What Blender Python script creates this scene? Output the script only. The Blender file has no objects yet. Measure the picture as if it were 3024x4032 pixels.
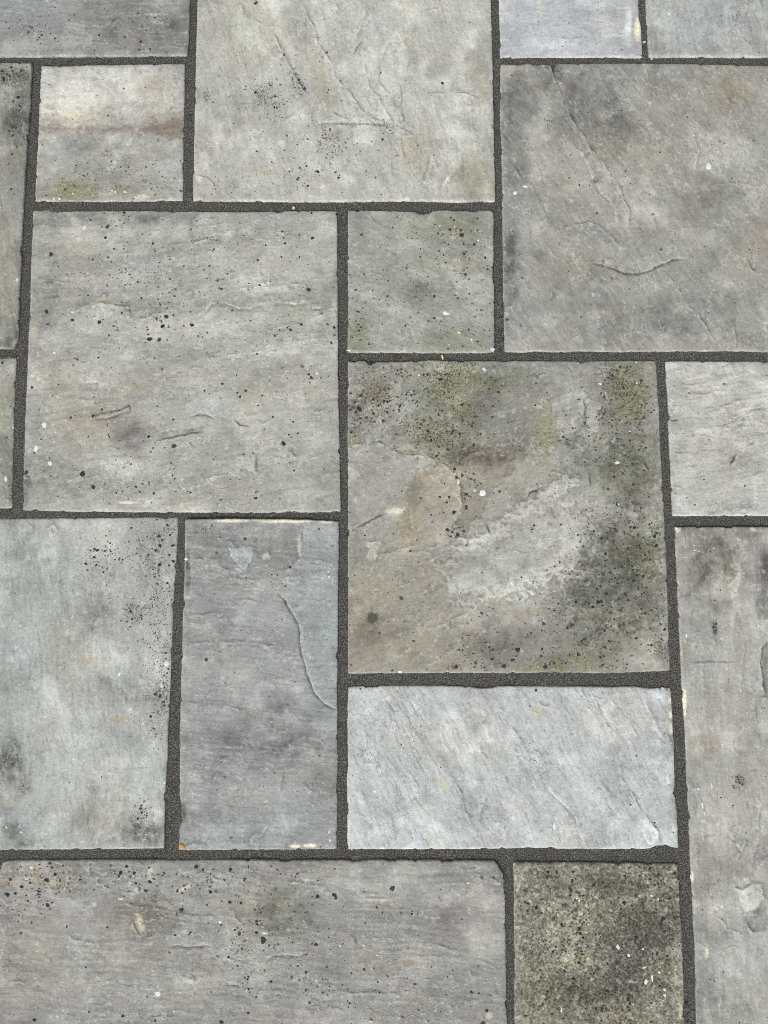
import bpy, math
import numpy as np

# ------------------------------------------------------------------ camera, sky, sun, exposure
SC = bpy.context.scene
COL = SC.collection
F_PX, CX, CY = 3028.0, 1512.0, 2016.0          # the lens of the photograph, in photograph pixels
TILT = math.radians(6.0)
CAM_H = 1.49

cam_data = bpy.data.cameras.new("camera")
cam = bpy.data.objects.new("camera", cam_data)
COL.objects.link(cam)
cam.location = (0.0, 0.0, CAM_H)
cam.rotation_euler = (TILT, 0.0, 0.0)
cam_data.sensor_fit = 'HORIZONTAL'
cam_data.sensor_width = 36.0
cam_data.lens = 36.0 * F_PX / 3024.0
cam_data.clip_start = 0.02
cam_data.clip_end = 500.0
SC.camera = cam

SUN_EL, SUN_AZ = math.radians(44.0), math.radians(205.0)     # azimuth clockwise from +y
world = bpy.data.worlds.new("World")
SC.world = world
world.use_nodes = True
wn = world.node_tree
wn.nodes.clear()
w_out = wn.nodes.new("ShaderNodeOutputWorld")
w_bg = wn.nodes.new("ShaderNodeBackground")
w_sky = wn.nodes.new("ShaderNodeTexSky")
w_sky.sky_type = 'NISHITA'
w_sky.sun_disc = False
w_sky.sun_elevation = SUN_EL
w_sky.sun_rotation = SUN_AZ
w_sky.dust_density = 4.0
w_hs = wn.nodes.new("ShaderNodeHueSaturation")               # an overcast sky is nearly grey
w_hs.inputs['Saturation'].default_value = 0.18
wn.links.new(w_sky.outputs[0], w_hs.inputs['Color'])
wn.links.new(w_hs.outputs[0], w_bg.inputs['Color'])
w_bg.inputs['Strength'].default_value = 0.12
wn.links.new(w_bg.outputs[0], w_out.inputs['Surface'])

sun_data = bpy.data.lights.new("sun", 'SUN')
sun_data.energy = 1.5
sun_data.angle = math.radians(14.0)
sun_data.color = (1.0, 0.98, 0.95)
sun = bpy.data.objects.new("sun", sun_data)
COL.objects.link(sun)
sun.rotation_euler = (math.pi / 2 - SUN_EL, 0.0, math.pi - SUN_AZ)
sun.location = (0, 0, 5)

SC.view_settings.view_transform = 'Standard'
SC.view_settings.look = 'None'
SC.view_settings.exposure = 0.40
SC.view_settings.gamma = 1.0
SC.view_settings.use_curve_mapping = False
SC.cycles.filter_width = 1.0          # a phone picture is crisp
SC.cycles.use_denoising = False       # the denoiser would smear the grain of the stone
SC.cycles.max_bounces = 4

# ------------------------------------------------------------------ helpers
RNG = np.random.default_rng(7)
F32 = np.float32
_ang = np.linspace(0, 2 * math.pi, 256, endpoint=False)
_GT = np.stack([np.cos(_ang), np.sin(_ang)], 1).astype(F32)


def _hash(ix, iy, seed):
    h = (ix * 374761393 + iy * 668265263 + seed * 974711) & 0xffffffff
    h = ((h ^ (h >> 13)) * 1274126177) & 0xffffffff
    return ((h ^ (h >> 16)) & 255)


def perlin(x, y, seed):
    x0 = np.floor(x); y0 = np.floor(y)
    fx = (x - x0).astype(F32); fy = (y - y0).astype(F32)
    ix = x0.astype(np.int64); iy = y0.astype(np.int64)
    u = fx * fx * fx * (fx * (fx * 6 - 15) + 10)
    v = fy * fy * fy * (fy * (fy * 6 - 15) + 10)

    def g(a, b):
        t = _GT[_hash(ix + a, iy + b, seed)]
        return t[..., 0] * (fx - a) + t[..., 1] * (fy - b)
    n0 = g(0, 0); n1 = g(1, 0); n2 = g(0, 1); n3 = g(1, 1)
    a = n0 + u * (n1 - n0)
    return 1.5 * (a + v * ((n2 + u * (n3 - n2)) - a))


def fbm(x, y, octv, seed, gain=0.5):
    s = 0.0; a = 1.0; t = 0.0
    for k in range(octv):
        s = s + a * perlin(x * 2.03 ** k + 17.3 * k, y * 2.03 ** k - 9.1 * k, seed + 31 * k)
        t += a; a *= gain
    return s / t


def sstep(x, a, b):
    t = np.clip((x - a) / (b - a), 0, 1)
    return t * t * (3 - 2 * t)


def to_ground(px, py, z=0.0):
    """photograph pixel -> point of the horizontal plane z (metres)"""
    px = np.asarray(px, float); py = np.asarray(py, float)
    dx = (px - CX) / F_PX; dy = -(py - CY) / F_PX
    c, s = math.cos(TILT), math.sin(TILT)
    wy = dy * c + s
    wz = dy * s - c
    t = (z - CAM_H) / wz
    return dx * t, wy * t


def to_px(x, y):
    c, s = math.cos(TILT), math.sin(TILT)
    cy_ = y * c + (-CAM_H) * s
    cz = -y * s + (-CAM_H) * c
    return CX + F_PX * x / -cz, CY - F_PX * cy_ / -cz


S = 1024.0 / 1659.0
TILE = {'A': (0, 0), 'B': (1000, 0), 'C': (2000, 0), 'D': (0, 1000), 'E': (1000, 1000), 'F': (2000, 1000),
        'G': (0, 2000), 'H': (1000, 2000), 'I': (2000, 2000), 'J': (0, 3008), 'K': (1000, 3008), 'L': (2000, 3008)}
WIDE = {'M': (1260, 1339), 'Q': (0, 788)}


def P(t, x, y):
    if t == 'Z':
        return x * 1.8228, y * 1.8228
    if t == 'N':
        return x, y
    if t in WIDE:
        return WIDE[t][0] + x * 0.91139, WIDE[t][1] + y * 0.91139
    return TILE[t][0] + x * S, TILE[t][1] + y * S


def SCL(t):
    return {'Z': 1.8228, 'N': 1.0, 'M': 0.91139, 'Q': 0.91139}.get(t, S)


def fan(X, y):
    """vertical joint lines of the paving keep parallel on the ground"""
    return CX + (X - CX) * (1 + (y - CY) / 28700.0)


def mesh_object(name, verts, faces, mat, parent=None, smooth=True):
    """faces: (n,k) int array of one polygon size or a list of such arrays"""
    me = bpy.data.meshes.new(name)
    fl = faces if isinstance(faces, list) else [faces]
    verts = np.asarray(verts, F32)
    me.vertices.add(len(verts)); me.vertices.foreach_set("co", verts.ravel())
    loops = np.concatenate([f.ravel() for f in fl]).astype(np.int32)
    tot = np.concatenate([np.full(len(f), f.shape[1]) for f in fl]).astype(np.int32)
    start = np.concatenate([[0], np.cumsum(tot)[:-1]]).astype(np.int32)
    me.loops.add(len(loops)); me.loops.foreach_set("vertex_index", loops)
    me.polygons.add(len(tot)); me.polygons.foreach_set("loop_start", start)
    me.polygons.foreach_set("loop_total", tot)
    me.polygons.foreach_set("use_smooth", np.full(len(tot), smooth))
    me.update(calc_edges=True)
    me.validate()
    me.materials.append(mat)
    o = bpy.data.objects.new(name, me)
    COL.objects.link(o)
    if parent is not None:
        o.parent = parent
    return o


def attr(o, name, arr):
    a = o.data.attributes.new(name, 'FLOAT_COLOR', 'POINT')
    a.data.foreach_set("color", np.ascontiguousarray(arr, F32).ravel())


def lin(c):
    c = np.asarray(c, float) / 255.0
    return np.where(c <= 0.04045, c / 12.92, ((c + 0.055) / 1.055) ** 2.4)


class NT:
    def __init__(self, name):
        self.m = bpy.data.materials.new(name)
        self.m.use_nodes = True
        self.t = self.m.node_tree
        self.t.nodes.clear()
        self.out = self.t.nodes.new("ShaderNodeOutputMaterial")
        self.b = self.t.nodes.new("ShaderNodeBsdfPrincipled")
        self.t.links.new(self.b.outputs[0], self.out.inputs[0])

    def n(self, kind, **kw):
        x = self.t.nodes.new(kind)
        for k, v in kw.items():
            setattr(x, k, v)
        return x

    def put(self, sock, v):
        if isinstance(v, bpy.types.NodeSocket):
            self.t.links.new(v, sock)
        elif isinstance(v, (tuple, list, np.ndarray)):
            v = [float(q) for q in v]
            if sock.type == 'RGBA' and len(v) == 3:
                v = v + [1.0]
            sock.default_value = v
        else:
            sock.default_value = v

    def math(self, op, a, b=0.5, c=None, clamp=False):
        x = self.n("ShaderNodeMath", operation=op, use_clamp=clamp)
        self.put(x.inputs[0], a); self.put(x.inputs[1], b)
        if c is not None:
            self.put(x.inputs[2], c)
        return x.outputs[0]

    def mix(self, kind, f, a, b):
        x = self.n("ShaderNodeMix", data_type='RGBA', blend_type=kind)
        self.put(x.inputs[0], f); self.put(x.inputs[6], a); self.put(x.inputs[7], b)
        return x.outputs[2]

    def noise(self, vec, scale, detail=3.0, rough=0.55):
        x = self.n("ShaderNodeTexNoise")
        self.put(x.inputs['Vector'], vec)
        x.inputs['Scale'].default_value = scale
        x.inputs['Detail'].default_value = detail
        x.inputs['Roughness'].default_value = rough
        return x.outputs[0]

    def rng(self, v, a, b, c, d):
        x = self.n("ShaderNodeMapRange")
        self.put(x.inputs[0], v)
        for i, q in enumerate((a, b, c, d)):
            x.inputs[1 + i].default_value = q
        return x.outputs[0]

    def vattr(self, name):
        a = self.n("ShaderNodeAttribute", attribute_name=name)
        s = self.n("ShaderNodeSeparateColor")
        self.t.links.new(a.outputs['Color'], s.inputs[0])
        return s.outputs[0], s.outputs[1], s.outputs[2], a.outputs['Alpha']

    def coords(self, off):
        tc = self.n("ShaderNodeTexCoord")
        mp = self.n("ShaderNodeMapping")
        mp.inputs['Location'].default_value = off
        self.t.links.new(tc.outputs['Object'], mp.inputs[0])
        return mp.outputs[0]

    def bump(self, h, dist, strength=1.0):
        x = self.n("ShaderNodeBump")
        x.inputs['Strength'].default_value = strength
        x.inputs['Distance'].default_value = dist
        self.put(x.inputs['Height'], h)
        self.put(self.b.inputs['Normal'], x.outputs[0])


ALB = 0.86 * np.array([0.968, 1.0, 1.0])            # albedo over the pixel value of the grey stone


def stone_material(base, seed, grain, lip=1.0, granular=0.0):
    t = NT("riven_sandstone")
    v = t.coords((seed * 1.37, seed * 0.71, seed * 0.29))
    ang, across, alon, _g = grain
    mp = t.n("ShaderNodeMapping", vector_type='TEXTURE')          # axes along and across the grain of the stone
    mp.inputs['Rotation'].default_value = (0, 0, math.radians(-ang))
    mp.inputs['Scale'].default_value = (2.1, 1.0, 1.0)
    t.t.links.new(v, mp.inputs[0])
    vg = mp.outputs[0]
    light, warm, cool, purple = t.vattr("stain_a")
    green, ochre, black, cream = t.vattr("stain_b")
    white, cavity, edge, _ = t.vattr("stain_c")
    n_big = t.noise(v, 120.0, 4.0, 0.6)
    n_mid = t.noise(v, 300.0, 3.0, 0.6)
    n_fine = t.noise(v, 750.0, 2.0, 0.6)
    n_fib = t.noise(vg, 260.0, 3.0, 0.6)
    n_soft = t.noise(v, 34.0, 5.0, 0.6)
    n_flk = t.noise(v, 60.0, 6.0, 0.68)
    col = t.mix('MULTIPLY', 1.0, list(lin(base) * ALB), (1, 1, 1))
    if granular > 0:
        cells = None
        for sc, wgt in ((170.0, 1.0), (330.0, 0.6)):
            vo = t.n("ShaderNodeTexVoronoi")
            t.put(vo.inputs['Vector'], v); vo.inputs['Scale'].default_value = sc
            sp = t.n("ShaderNodeSeparateColor"); t.t.links.new(vo.outputs['Color'], sp.inputs[0])
            cr = t.n("ShaderNodeValToRGB")
            cr.color_ramp.interpolation = 'CONSTANT'
            els = [(0.0, (40, 39, 36)), (0.20, (84, 80, 65)), (0.38, (116, 110, 87)), (0.55, (142, 138, 122)),
                   (0.70, (166, 164, 154)), (0.85, (138, 116, 74)), (0.90, (182, 179, 168)), (0.97, (224, 220, 206))]
            e = cr.color_ramp.elements
            e[0].position = 0.0; e[0].color = list(lin(els[0][1]) * ALB) + [1]
            e[1].position = els[1][0]; e[1].color = list(lin(els[1][1]) * ALB) + [1]
            for p, c in els[2:]:
                q = e.new(p); q.color = list(lin(c) * ALB) + [1]
            t.put(cr.inputs[0], sp.outputs[0])
            cells = cr.outputs[0] if cells is None else t.mix('MIX', wgt * 0.8, cells, cr.outputs[0])
        col = t.mix('MIX', granular, col, cells)
    x = t.n("ShaderNodeVectorMath", operation='SCALE')            # lightness of the stone layer
    t.put(x.inputs[0], col); t.put(x.inputs['Scale'], light)
    col = x.outputs[0]

    def fac(a, n, lo, hi, p0=0.36, p1=0.64):
        return t.math('MULTIPLY', a, t.rng(n, p0, p1, lo, hi), clamp=True)
    col = t.mix('MULTIPLY', fac(warm, n_soft, 0.55, 1.3), col, (1.0, 0.90, 0.77))
    col = t.mix('MULTIPLY', fac(cool, n_soft, 0.55, 1.3), col, (0.955, 1.015, 1.045))
    col = t.mix('MULTIPLY', fac(purple, n_big, 0.7, 1.2), col, (0.72, 0.65, 0.67))
    col = t.mix('MULTIPLY', t.math('MULTIPLY', fac(green, n_mid, 0.15, 1.7, 0.42, 0.60), t.rng(n_flk, 0.36, 0.60, 0.35, 1.5), clamp=True), col, (0.56, 0.59, 0.27))
    col = t.mix('MULTIPLY', t.math('MULTIPLY', fac(ochre, n_mid, 0.15, 1.6, 0.42, 0.60), t.rng(n_flk, 0.62, 0.36, 0.35, 1.25), clamp=True), col, (1.0, 0.72, 0.32))
    # black crust breaks up into small flecks
    bk = t.math('ADD', t.math('MULTIPLY', black, 0.62), t.rng(n_mid, 0.34, 0.66, -0.42, 0.42))
    bk = t.rng(bk, 0.28, 0.40, 0.0, 0.85)
    bk = t.math('MULTIPLY', bk, t.rng(black, 0.02, 0.25, 0.0, 1.0))
    col = t.mix('MULTIPLY', bk, col, (0.28, 0.27, 0.255))
    # thin layers have come off: ragged lips of pale fresh stone with dirt below them
    n_led = t.noise(vg, 17.0, 6.0, 0.54)
    gate = t.rng(t.noise(v, 9.0, 2.0, 0.5), 0.42, 0.60, 0.0, lip)
    hh = t.math('MULTIPLY', n_led, 10.0)
    fr = t.math('FRACT', hh)
    brk_n = t.rng(n_big, 0.42, 0.56, 0.1, 1.25)
    gate_b = t.math('MULTIPLY', gate, brk_n)
    l_lip = t.math('MULTIPLY', t.rng(fr, 0.13, 0.0, 0.0, 1.0), gate_b)
    l_dirt = t.math('MULTIPLY', t.rng(fr, 0.89, 1.0, 0.0, 1.0), gate)
    lay = t.math('ADD', t.math('FLOOR', hh), t.rng(fr, 0.86, 1.0, 0.0, 1.0))
    lay_tone = t.rng(t.math('FRACT', t.math('MULTIPLY', t.math('FLOOR', hh), 0.618)), 0.0, 1.0, 0.93, 1.08)
    x = t.n("ShaderNodeVectorMath", operation='SCALE')
    t.put(x.inputs[0], col); t.put(x.inputs['Scale'], lay_tone)
    col = x.outputs[0]
    flk = t.math('MULTIPLY', t.rng(n_flk, 0.60, 0.63, 0.0, 0.26), t.rng(n_soft, 0.40, 0.60, 0.1, 1.0))
    pit = t.math('MULTIPLY', t.rng(n_flk, 0.385, 0.355, 0.0, 0.22), t.rng(n_soft, 0.60, 0.40, 0.1, 1.0))
    fresh = list(lin((222, 221, 215)) * ALB)
    col = t.mix('MIX', flk, col, fresh)
    col = t.mix('MULTIPLY', pit, col, (0.40, 0.39, 0.37))
    col = t.mix('MIX', fac(cream, n_mid, 0.8, 1.2), col, list(lin((240, 231, 204)) * ALB))
    col = t.mix('MIX', t.math('MULTIPLY', fac(white, n_mid, 0.7, 1.3), 0.8), col, list(lin((226, 228, 228)) * ALB))
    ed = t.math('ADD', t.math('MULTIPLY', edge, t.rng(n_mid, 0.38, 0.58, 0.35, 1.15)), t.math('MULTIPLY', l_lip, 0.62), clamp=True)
    col = t.mix('MIX', t.math('MULTIPLY', ed, 0.72, clamp=True), col, fresh)  # worn lips and the painted arris highlight both turn pale
    cv = t.math('ADD', cavity, t.math('MULTIPLY', l_dirt, 0.46), clamp=True)
    col = t.mix('MULTIPLY', cv, col, (0.30, 0.29, 0.27))
    # grain of the sandstone
    g = t.math('MULTIPLY', t.rng(n_fine, 0.25, 0.75, 0.88, 1.12), t.rng(n_mid, 0.25, 0.75, 0.84, 1.16))
    g = t.math('MULTIPLY', g, t.rng(n_big, 0.25, 0.75, 0.88, 1.12))
    g = t.math('MULTIPLY', g, t.rng(n_fib, 0.25, 0.75, 0.94, 1.06))
    g = t.math('MULTIPLY', g, t.rng(n_soft, 0.25, 0.75, 0.90, 1.10))
    x = t.n("ShaderNodeVectorMath", operation='SCALE')
    t.put(x.inputs[0], col); t.put(x.inputs['Scale'], g)
    t.put(t.b.inputs['Base Color'], x.outputs[0])
    t.b.inputs['Roughness'].default_value = 0.80
    t.b.inputs['Specular IOR Level'].default_value = 0.25
    h = t.math('ADD', t.math('MULTIPLY', n_big, 0.0008), t.math('ADD', t.math('MULTIPLY', n_mid, 0.0005), t.math('MULTIPLY', n_fine, 0.0001)))
    h = t.math('ADD', h, t.math('MULTIPLY', t.math('MULTIPLY', lay, gate), 0.00060))
    h = t.math('ADD', h, t.math('MULTIPLY', t.math('SUBTRACT', flk, pit), 0.0012))
    t.bump(h, 1.0, 0.85)
    return t.m


def mortar_material():
    t = NT("dark_jointing_mortar")
    v = t.coords((0, 0, 0))
    n1 = t.noise(v, 440.0, 3.0, 0.7)
    n2 = t.noise(v, 18.0, 3.0, 0.6)
    n3 = t.noise(v, 1100.0, 1.0, 0.5)
    n4 = t.noise(v, 60.0, 3.0, 0.6)
    cr = t.n("ShaderNodeValToRGB")
    e = cr.color_ramp.elements
    e[0].position = 0.34; e[0].color = list(lin((46, 45, 43)) * ALB) + [1]
    e[1].position = 0.68; e[1].color = list(lin((150, 147, 141)) * ALB) + [1]
    q = e.new(0.50); q.color = list(lin((79, 77, 74)) * ALB) + [1]
    t.put(cr.inputs[0], n1)
    col = t.mix('MULTIPLY', t.rng(n2, 0.45, 0.70, 0.0, 0.45), cr.outputs[0], (1.04, 0.92, 0.82))
    col = t.mix('MULTIPLY', t.rng(n4, 0.40, 0.70, 0.0, 0.6), col, (0.72, 0.72, 0.72))
    t.put(t.b.inputs['Base Color'], col)
    t.b.inputs['Roughness'].default_value = 0.95
    t.b.inputs['Specular IOR Level'].default_value = 0.15
    t.bump(t.math('ADD', n1, t.math('MULTIPLY', n3, 0.4)), 0.0022, 0.9)
    return t.m


def crust_material(name, dark, pale, bump_d=0.0005):
    """thin lichen crusts: the attribute tint runs from dark to pale"""
    t = NT(name)
    v = t.coords((3, 1, 2))
    tint, _, _, _ = t.vattr("tint")
    n = t.noise(v, 700.0, 2.0, 0.6)
    col = t.mix('MIX', tint, list(lin(dark) * ALB), list(lin(pale) * ALB))
    x = t.n("ShaderNodeVectorMath", operation='SCALE')
    t.put(x.inputs[0], col); t.put(x.inputs['Scale'], t.rng(n, 0.3, 0.7, 0.85, 1.15))
    t.put(t.b.inputs['Base Color'], x.outputs[0])
    t.b.inputs['Roughness'].default_value = 0.9
    t.b.inputs['Specular IOR Level'].default_value = 0.15
    t.bump(n, bump_d, 0.6)
    return t.m


def plain_material(name, rgb, scale=400.0, var=0.25):
    t = NT(name)
    v = t.coords((0, 0, 0))
    n = t.noise(v, scale, 3.0, 0.6)
    x = t.n("ShaderNodeVectorMath", operation='SCALE')
    t.put(x.inputs[0], list(lin(rgb) * ALB)); t.put(x.inputs['Scale'], t.rng(n, 0.3, 0.7, 1 - var, 1 + var))
    t.put(t.b.inputs['Base Color'], x.outputs[0])
    t.b.inputs['Roughness'].default_value = 0.9
    t.bump(n, 0.001, 0.6)
    return t.m


MORTAR = mortar_material()
BLACK = crust_material("dark_lichen_crust", (48, 47, 44), (122, 119, 108))
WHITE = crust_material("white_lichen_crust", (196, 198, 195), (234, 234, 231))
# ------------------------------------------------------------------ the slabs, traced from the photograph
# every slab: four edge lines (top, right, bottom, left), its stone, its stains, ledges and crusts


def E(t, *pts):
    return [P(t, *p) for p in pts]


def ext(p, q, y):
    """carry the edge p-q on to the row y"""
    k = (y - p[1]) / (q[1] - p[1])
    return (p[0] + (q[0] - p[0]) * k, y)


TOPY, LFT, RGT, BOTY = -460.0, -520.0, 3240.0, 4640.0


def FX(X, y):
    return (fan(X, y), y)


SLABS = []


def slab(**kw):
    SLABS.append(kw)


slab(label="grey slab in the top left corner with small black dots along its lower half", rgb=(148, 147, 144),
     top=[FX(LFT, TOPY), FX(720, TOPY)], right=[FX(726, TOPY), (746, 0), (742, 150), (737, 217)],
     bottom=[FX(LFT, 221), (0, 221), (300, 219), (737, 217)], left=[FX(LFT, TOPY), FX(LFT, 221)],
     grain=(2, 7, 90, .10), terr=(.35, 5),
     blobs="""b Z 40 30 130 45 0 .6|L Z 330 60 120 55 0 -.16|w Z 300 80 110 45 0 .35|L Z 100 95 90 18 0 .07|b Z 150 75 60 12 0 .4
s A 250 200 130 110 0 .5|s A 60 190 80 60 0 .25|s A 900 200 250 120 0 .12|L A 900 90 200 12 0 .12""",
     ledges="""A .5 700,180 740,120 830,95 1000,85 1100,90|A .4 600,180 590,300|A .35 200,330 360,325 580,322""",
     dots="""A 900,268,10 988,115,7 633,228,8 738,182,6 474,96,5 440,130,6 604,323,6 890,320,8 958,315,6 322,215,6 390,205,5 798,238,7 40,147,6 250,240,6 190,170,5 128,130,5 290,165,5""")

slab(label="brownish grey slab cut by the left edge of the photo with black lichen patches near its top corner", rgb=(146, 144, 136),
     top=[FX(LFT, 252), (0, 248), (125, 250)],
     right=[(125, 250), (117, 432), (105, 555), (101, 648), (91, 802), (85, 926), (82, 1024), (74, 1185), (71, 1333), (62, 1350), (50, 1373)],
     bottom=[FX(LFT, 1372), (0, 1371), (50, 1373)], left=[FX(LFT, 252), FX(LFT, 1372)],
     grain=(80, 8, 60, .09), terr=(.5, 5), seedk=1,
     blobs="""k Z 30 165 32 22 0 .6|L Z 40 255 34 70 0 -.24|w Z 20 340 40 70 0 .2|w Z 15 600 30 90 0 .4|L Z 40 730 24 30 0 -.25|k Z 55 255 14 60 0 .45|w A 70 1560 60 160 0 .3
s A 80 680 80 180 0 .5|s A 60 480 80 60 0 .6|L A 150 560 60 110 0 -.12|W D 110 170 8 14 0 .8|o D 100 380 25 40 0 .35|L D 60 560 70 60 0 -.12""",
     ledges="""D .6 0,80 30,120 60,140|D .5 30,480 60,460 110,460|A .5 60,820 120,815""",
     dots="""A 20,460,9 75,435,9 110,475,8 138,458,9 50,480,8 27,510,12 65,492,8 120,625,12 85,650,8 130,680,9 125,710,8 60,840,10 105,820,7 80,987,8 110,940,7 90,1242,6 58,1050,5 85,868,8""")

slab(label="small grey slab cut by the left edge of the photo with a white spot near its lower corner", rgb=(151, 149, 141),
     top=[FX(LFT, 1411), (0, 1409), (62, 1407)],
     right=[(62, 1407), (58, 1500), (50, 1679), (49, 1780), (46, 1864), (45, 1999)],
     bottom=[FX(LFT, 2000), (0, 1999), (45, 1999)], left=[FX(LFT, 1411), FX(LFT, 2000)],
     grain=(70, 8, 50, .09), terr=(.6, 4),
     blobs="""w D 60 860 30 60 0 .6|L D 40 1300 60 200 0 -.1|g Z 10 890 20 60 0 .3|k D 60 1560 25 50 0 .5|s D 50 1550 40 60 0 .6""",
     ledges="""D .8 0,880 30,900 40,960|D .7 0,1380 20,1410 60,1405""",
     dots="D 12,693,9 65,970,5 40,1170,5", whites="D 35,1435,10,18 80,1105,5,8")

slab(label="small square slab, pale in its upper half with a brown band across the middle", rgb=(171, 168, 161),
     top=[(165, 260), (238, 263), (400, 256), (560, 254), (727, 249)], right=[(727, 249), (724, 420), (720, 560), (721, 650), (719, 787)],
     bottom=[(137, 790), (300, 791), (500, 790), (719, 787)], left=[(165, 260), (157, 400), (152, 530), (144, 660), (137, 790)],
     areas="""A 10 p.45,w.6,L-.05 250,800 640,815 900,790 1000,765 1165,745 1165,880 1000,860 880,850 640,845 250,845
A 14 w.35,L.06 260,640 700,650 900,700 640,780 260,790
A 10 L-.08 245,830 880,832 945,780 1000,740 1110,690 1170,690 1165,1275 225,1275
A 4 L.08,b.3 840,880 860,860 800,990 720,1070 700,1050
A 30 L.12 270,430 1100,420 1150,560 900,680 300,760""",
     grain=(-4, 9, 45, .06), terr=(.3, 4),
     blobs="""L Z 200 190 150 50 0 .20|L Z 130 230 60 60 0 .12|w A 990 560 110 90 0 .55|L A 990 560 90 70 0 -.1|o A 490 765 110 35 0 .45|p A 650 822 460 20 0 .4|p A 1060 800 170 110 -15 .4|w A 1060 800 170 110 -15 .6|L A 1050 800 150 100 -15 -.05
L A 760 1180 300 140 0 -.06|L A 330 930 90 60 0 .12|b A 420 960 130 110 0 .5|b A 1090 1090 100 90 0 .6|g A 460 1210 130 80 0 .8|g A 560 1240 90 50 0 .5|g A 790 1040 60 60 0 .4
o A 780 1210 100 35 0 .45|b A 330 470 80 60 0 .4|s A 600 1150 300 130 0 .4|s A 950 1180 230 130 0 .3|L A 480 940 150 30 0 -.06|k A 700 950 120 40 -40 .3|c A 900 1255 50 14 0 .6""",
     ledges="""A .7 945,780 1000,740 1060,730 1110,690 1170,690|A .45 860,860 840,920 790,980 740,1040|A .3 250,830 420,825 640,830 880,830|A .3 1085,560 1105,640 1115,700""",
     dots="A 487,1055,6 560,1040,6 710,1030,7 680,965,6 770,1065,6 400,1140,6 480,1100,5 930,1065,6 1150,1025,5 740,1190,6",
     whites="A 345,1268,7,7 378,1268,9,8 467,1237,6,5 797,1223,9,8 715,1215,6,8 735,1225,5,9 770,1250,4,4 840,1212,4,4")

slab(label="large pale slab at the top centre with flowing ledges and dark speckled patches", rgb=(181, 179, 171),
     top=[FX(766, TOPY), FX(1930, TOPY)], right=[FX(1925, TOPY), (1933, 0), (1941, 309), (1945, 560), (1948, 700), (1950, 792)],
     bottom=[(760, 789), (1000, 791), (1250, 793), (1590, 789), (1800, 793), (1950, 792)],
     left=[FX(790, TOPY), (777, 0), (771, 247), (766, 450), (764, 600), (760, 789)],
     areas="""B 4 L.07 320,0 700,0 650,260 690,380 760,560 860,720 960,830 830,780 650,640 520,490 450,330 390,180
B 4 L-.07,w.4 930,870 960,880 1050,920 1080,1000 1060,1080 980,1050 950,960
B 4 L.05,b.3 700,60 870,50 870,260 800,390 760,480 700,380
B 6 L-.05 0,150 140,240 250,460 350,620 280,640 120,400 0,260
B 5 L.06 940,520 1100,540 1080,700 1040,860 950,770
A 3 L.08,b.3 1540,110 1620,100 1659,260 1600,310 1550,280 1480,200""",
     grain=(78, 10, 90, .10), terr=(.55, 4),
     blobs="""s B 100 640 160 150 0 .8|k B 90 640 110 110 0 .38|s B 480 920 150 120 0 .9|k B 490 920 90 80 0 .45|s A 1310 600 70 70 0 1|k A 1320 610 40 40 0 .5|k B 270 520 110 30 58 .55|s B 270 520 140 40 58 .9|s B 700 800 220 30 0 .6|k B 800 795 130 14 5 .5
k A 1640 640 40 90 0 .5|s B 440 350 40 60 0 .6|w B 420 500 60 220 -25 .6|w B 1450 560 70 130 0 .6|w B 1050 950 100 170 0 .5|w B 1400 1150 160 140 0 .5|L B 1400 1150 160 140 0 -.07|g B 1420 1120 120 130 0 .22
w Z 520 60 60 110 0 .35|b A 1540 190 90 70 0 .6|b B 750 350 170 250 0 .4|L B 800 300 180 260 0 .07|w A 1300 900 60 110 0 .35|L A 1300 930 60 150 0 -.05|w B 1000 250 40 60 0 .4|L B 1010 370 50 70 0 -.1|p B 1030 400 50 40 0 .2
s B 350 1100 250 100 0 .3|s A 1400 1180 120 70 0 .35|w B 90 1105 40 22 0 .8|c B 230 1090 60 35 0 .3|c B 450 1210 40 26 0 .6|p B 1300 1250 42 16 0 .7|p B 1500 1250 18 14 0 .8|c B 1235 1150 10 26 20 .8|L A 1310 250 60 250 0 -.05|b A 1255 650 20 300 0 .4
L B 330 760 160 100 0 -.08|w B 150 250 60 120 0 .35|c A 1270 1140 22 40 -30 .4|L B 1250 60 200 60 0 .04|w B 950 60 90 60 0 .25|s B 830 970 200 80 0 .2""",
     ledges="""B 1.1 320,0 345,100 390,180 410,270 450,330 500,400 520,490 590,560 650,640 680,700 760,760 830,780 890,810|B 1.0 0,130 80,160 140,240 190,340 250,460 310,570 360,620|B .7 520,20 560,110|B .7 740,0 700,120 650,260
B .8 690,270 650,310 632,345 D|B .9 700,380 740,560 800,620 850,720 890,790 960,830 1030,870|B .7 800,400 790,520 860,600 900,700|B .7 870,260 830,340 795,400|B .8 930,520 935,680 950,770 1020,830
B .8 930,870 950,960 965,1050|B .7 960,880 1050,920 1080,1000|B -.7 400,790 560,785 700,790 840,800 920,830 D|B .7 480,710 540,740 600,760|B .6 1100,600 1200,590 1350,595 1450,640|B .6 1060,80 1130,60 1200,50
A .8 1535,0 1555,90 1620,100|A .5 1240,1110 1320,1130 1400,1200 D|B .6 180,780 240,740 290,725|B .5 870,1000 885,1120 890,1200|B .6 1190,1230 1200,1180 1230,1130|B .5 1200,480 1220,420 1290,420|B .5 1060,1230 1110,1080 1130,960""",
     dots="B 10,20,14 195,960,6 812,1243,5 475,575,7 470,590,6 275,925,5 335,1060,8 300,575,11 325,565,9 285,510,8 190,350,8 145,690,8 130,685,8 10,590,10 520,1100,8 540,1135,9",
     whites="B 980,1268,20,13 650,625,7,6 225,1075,6,8 430,1195,6,5")

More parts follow.
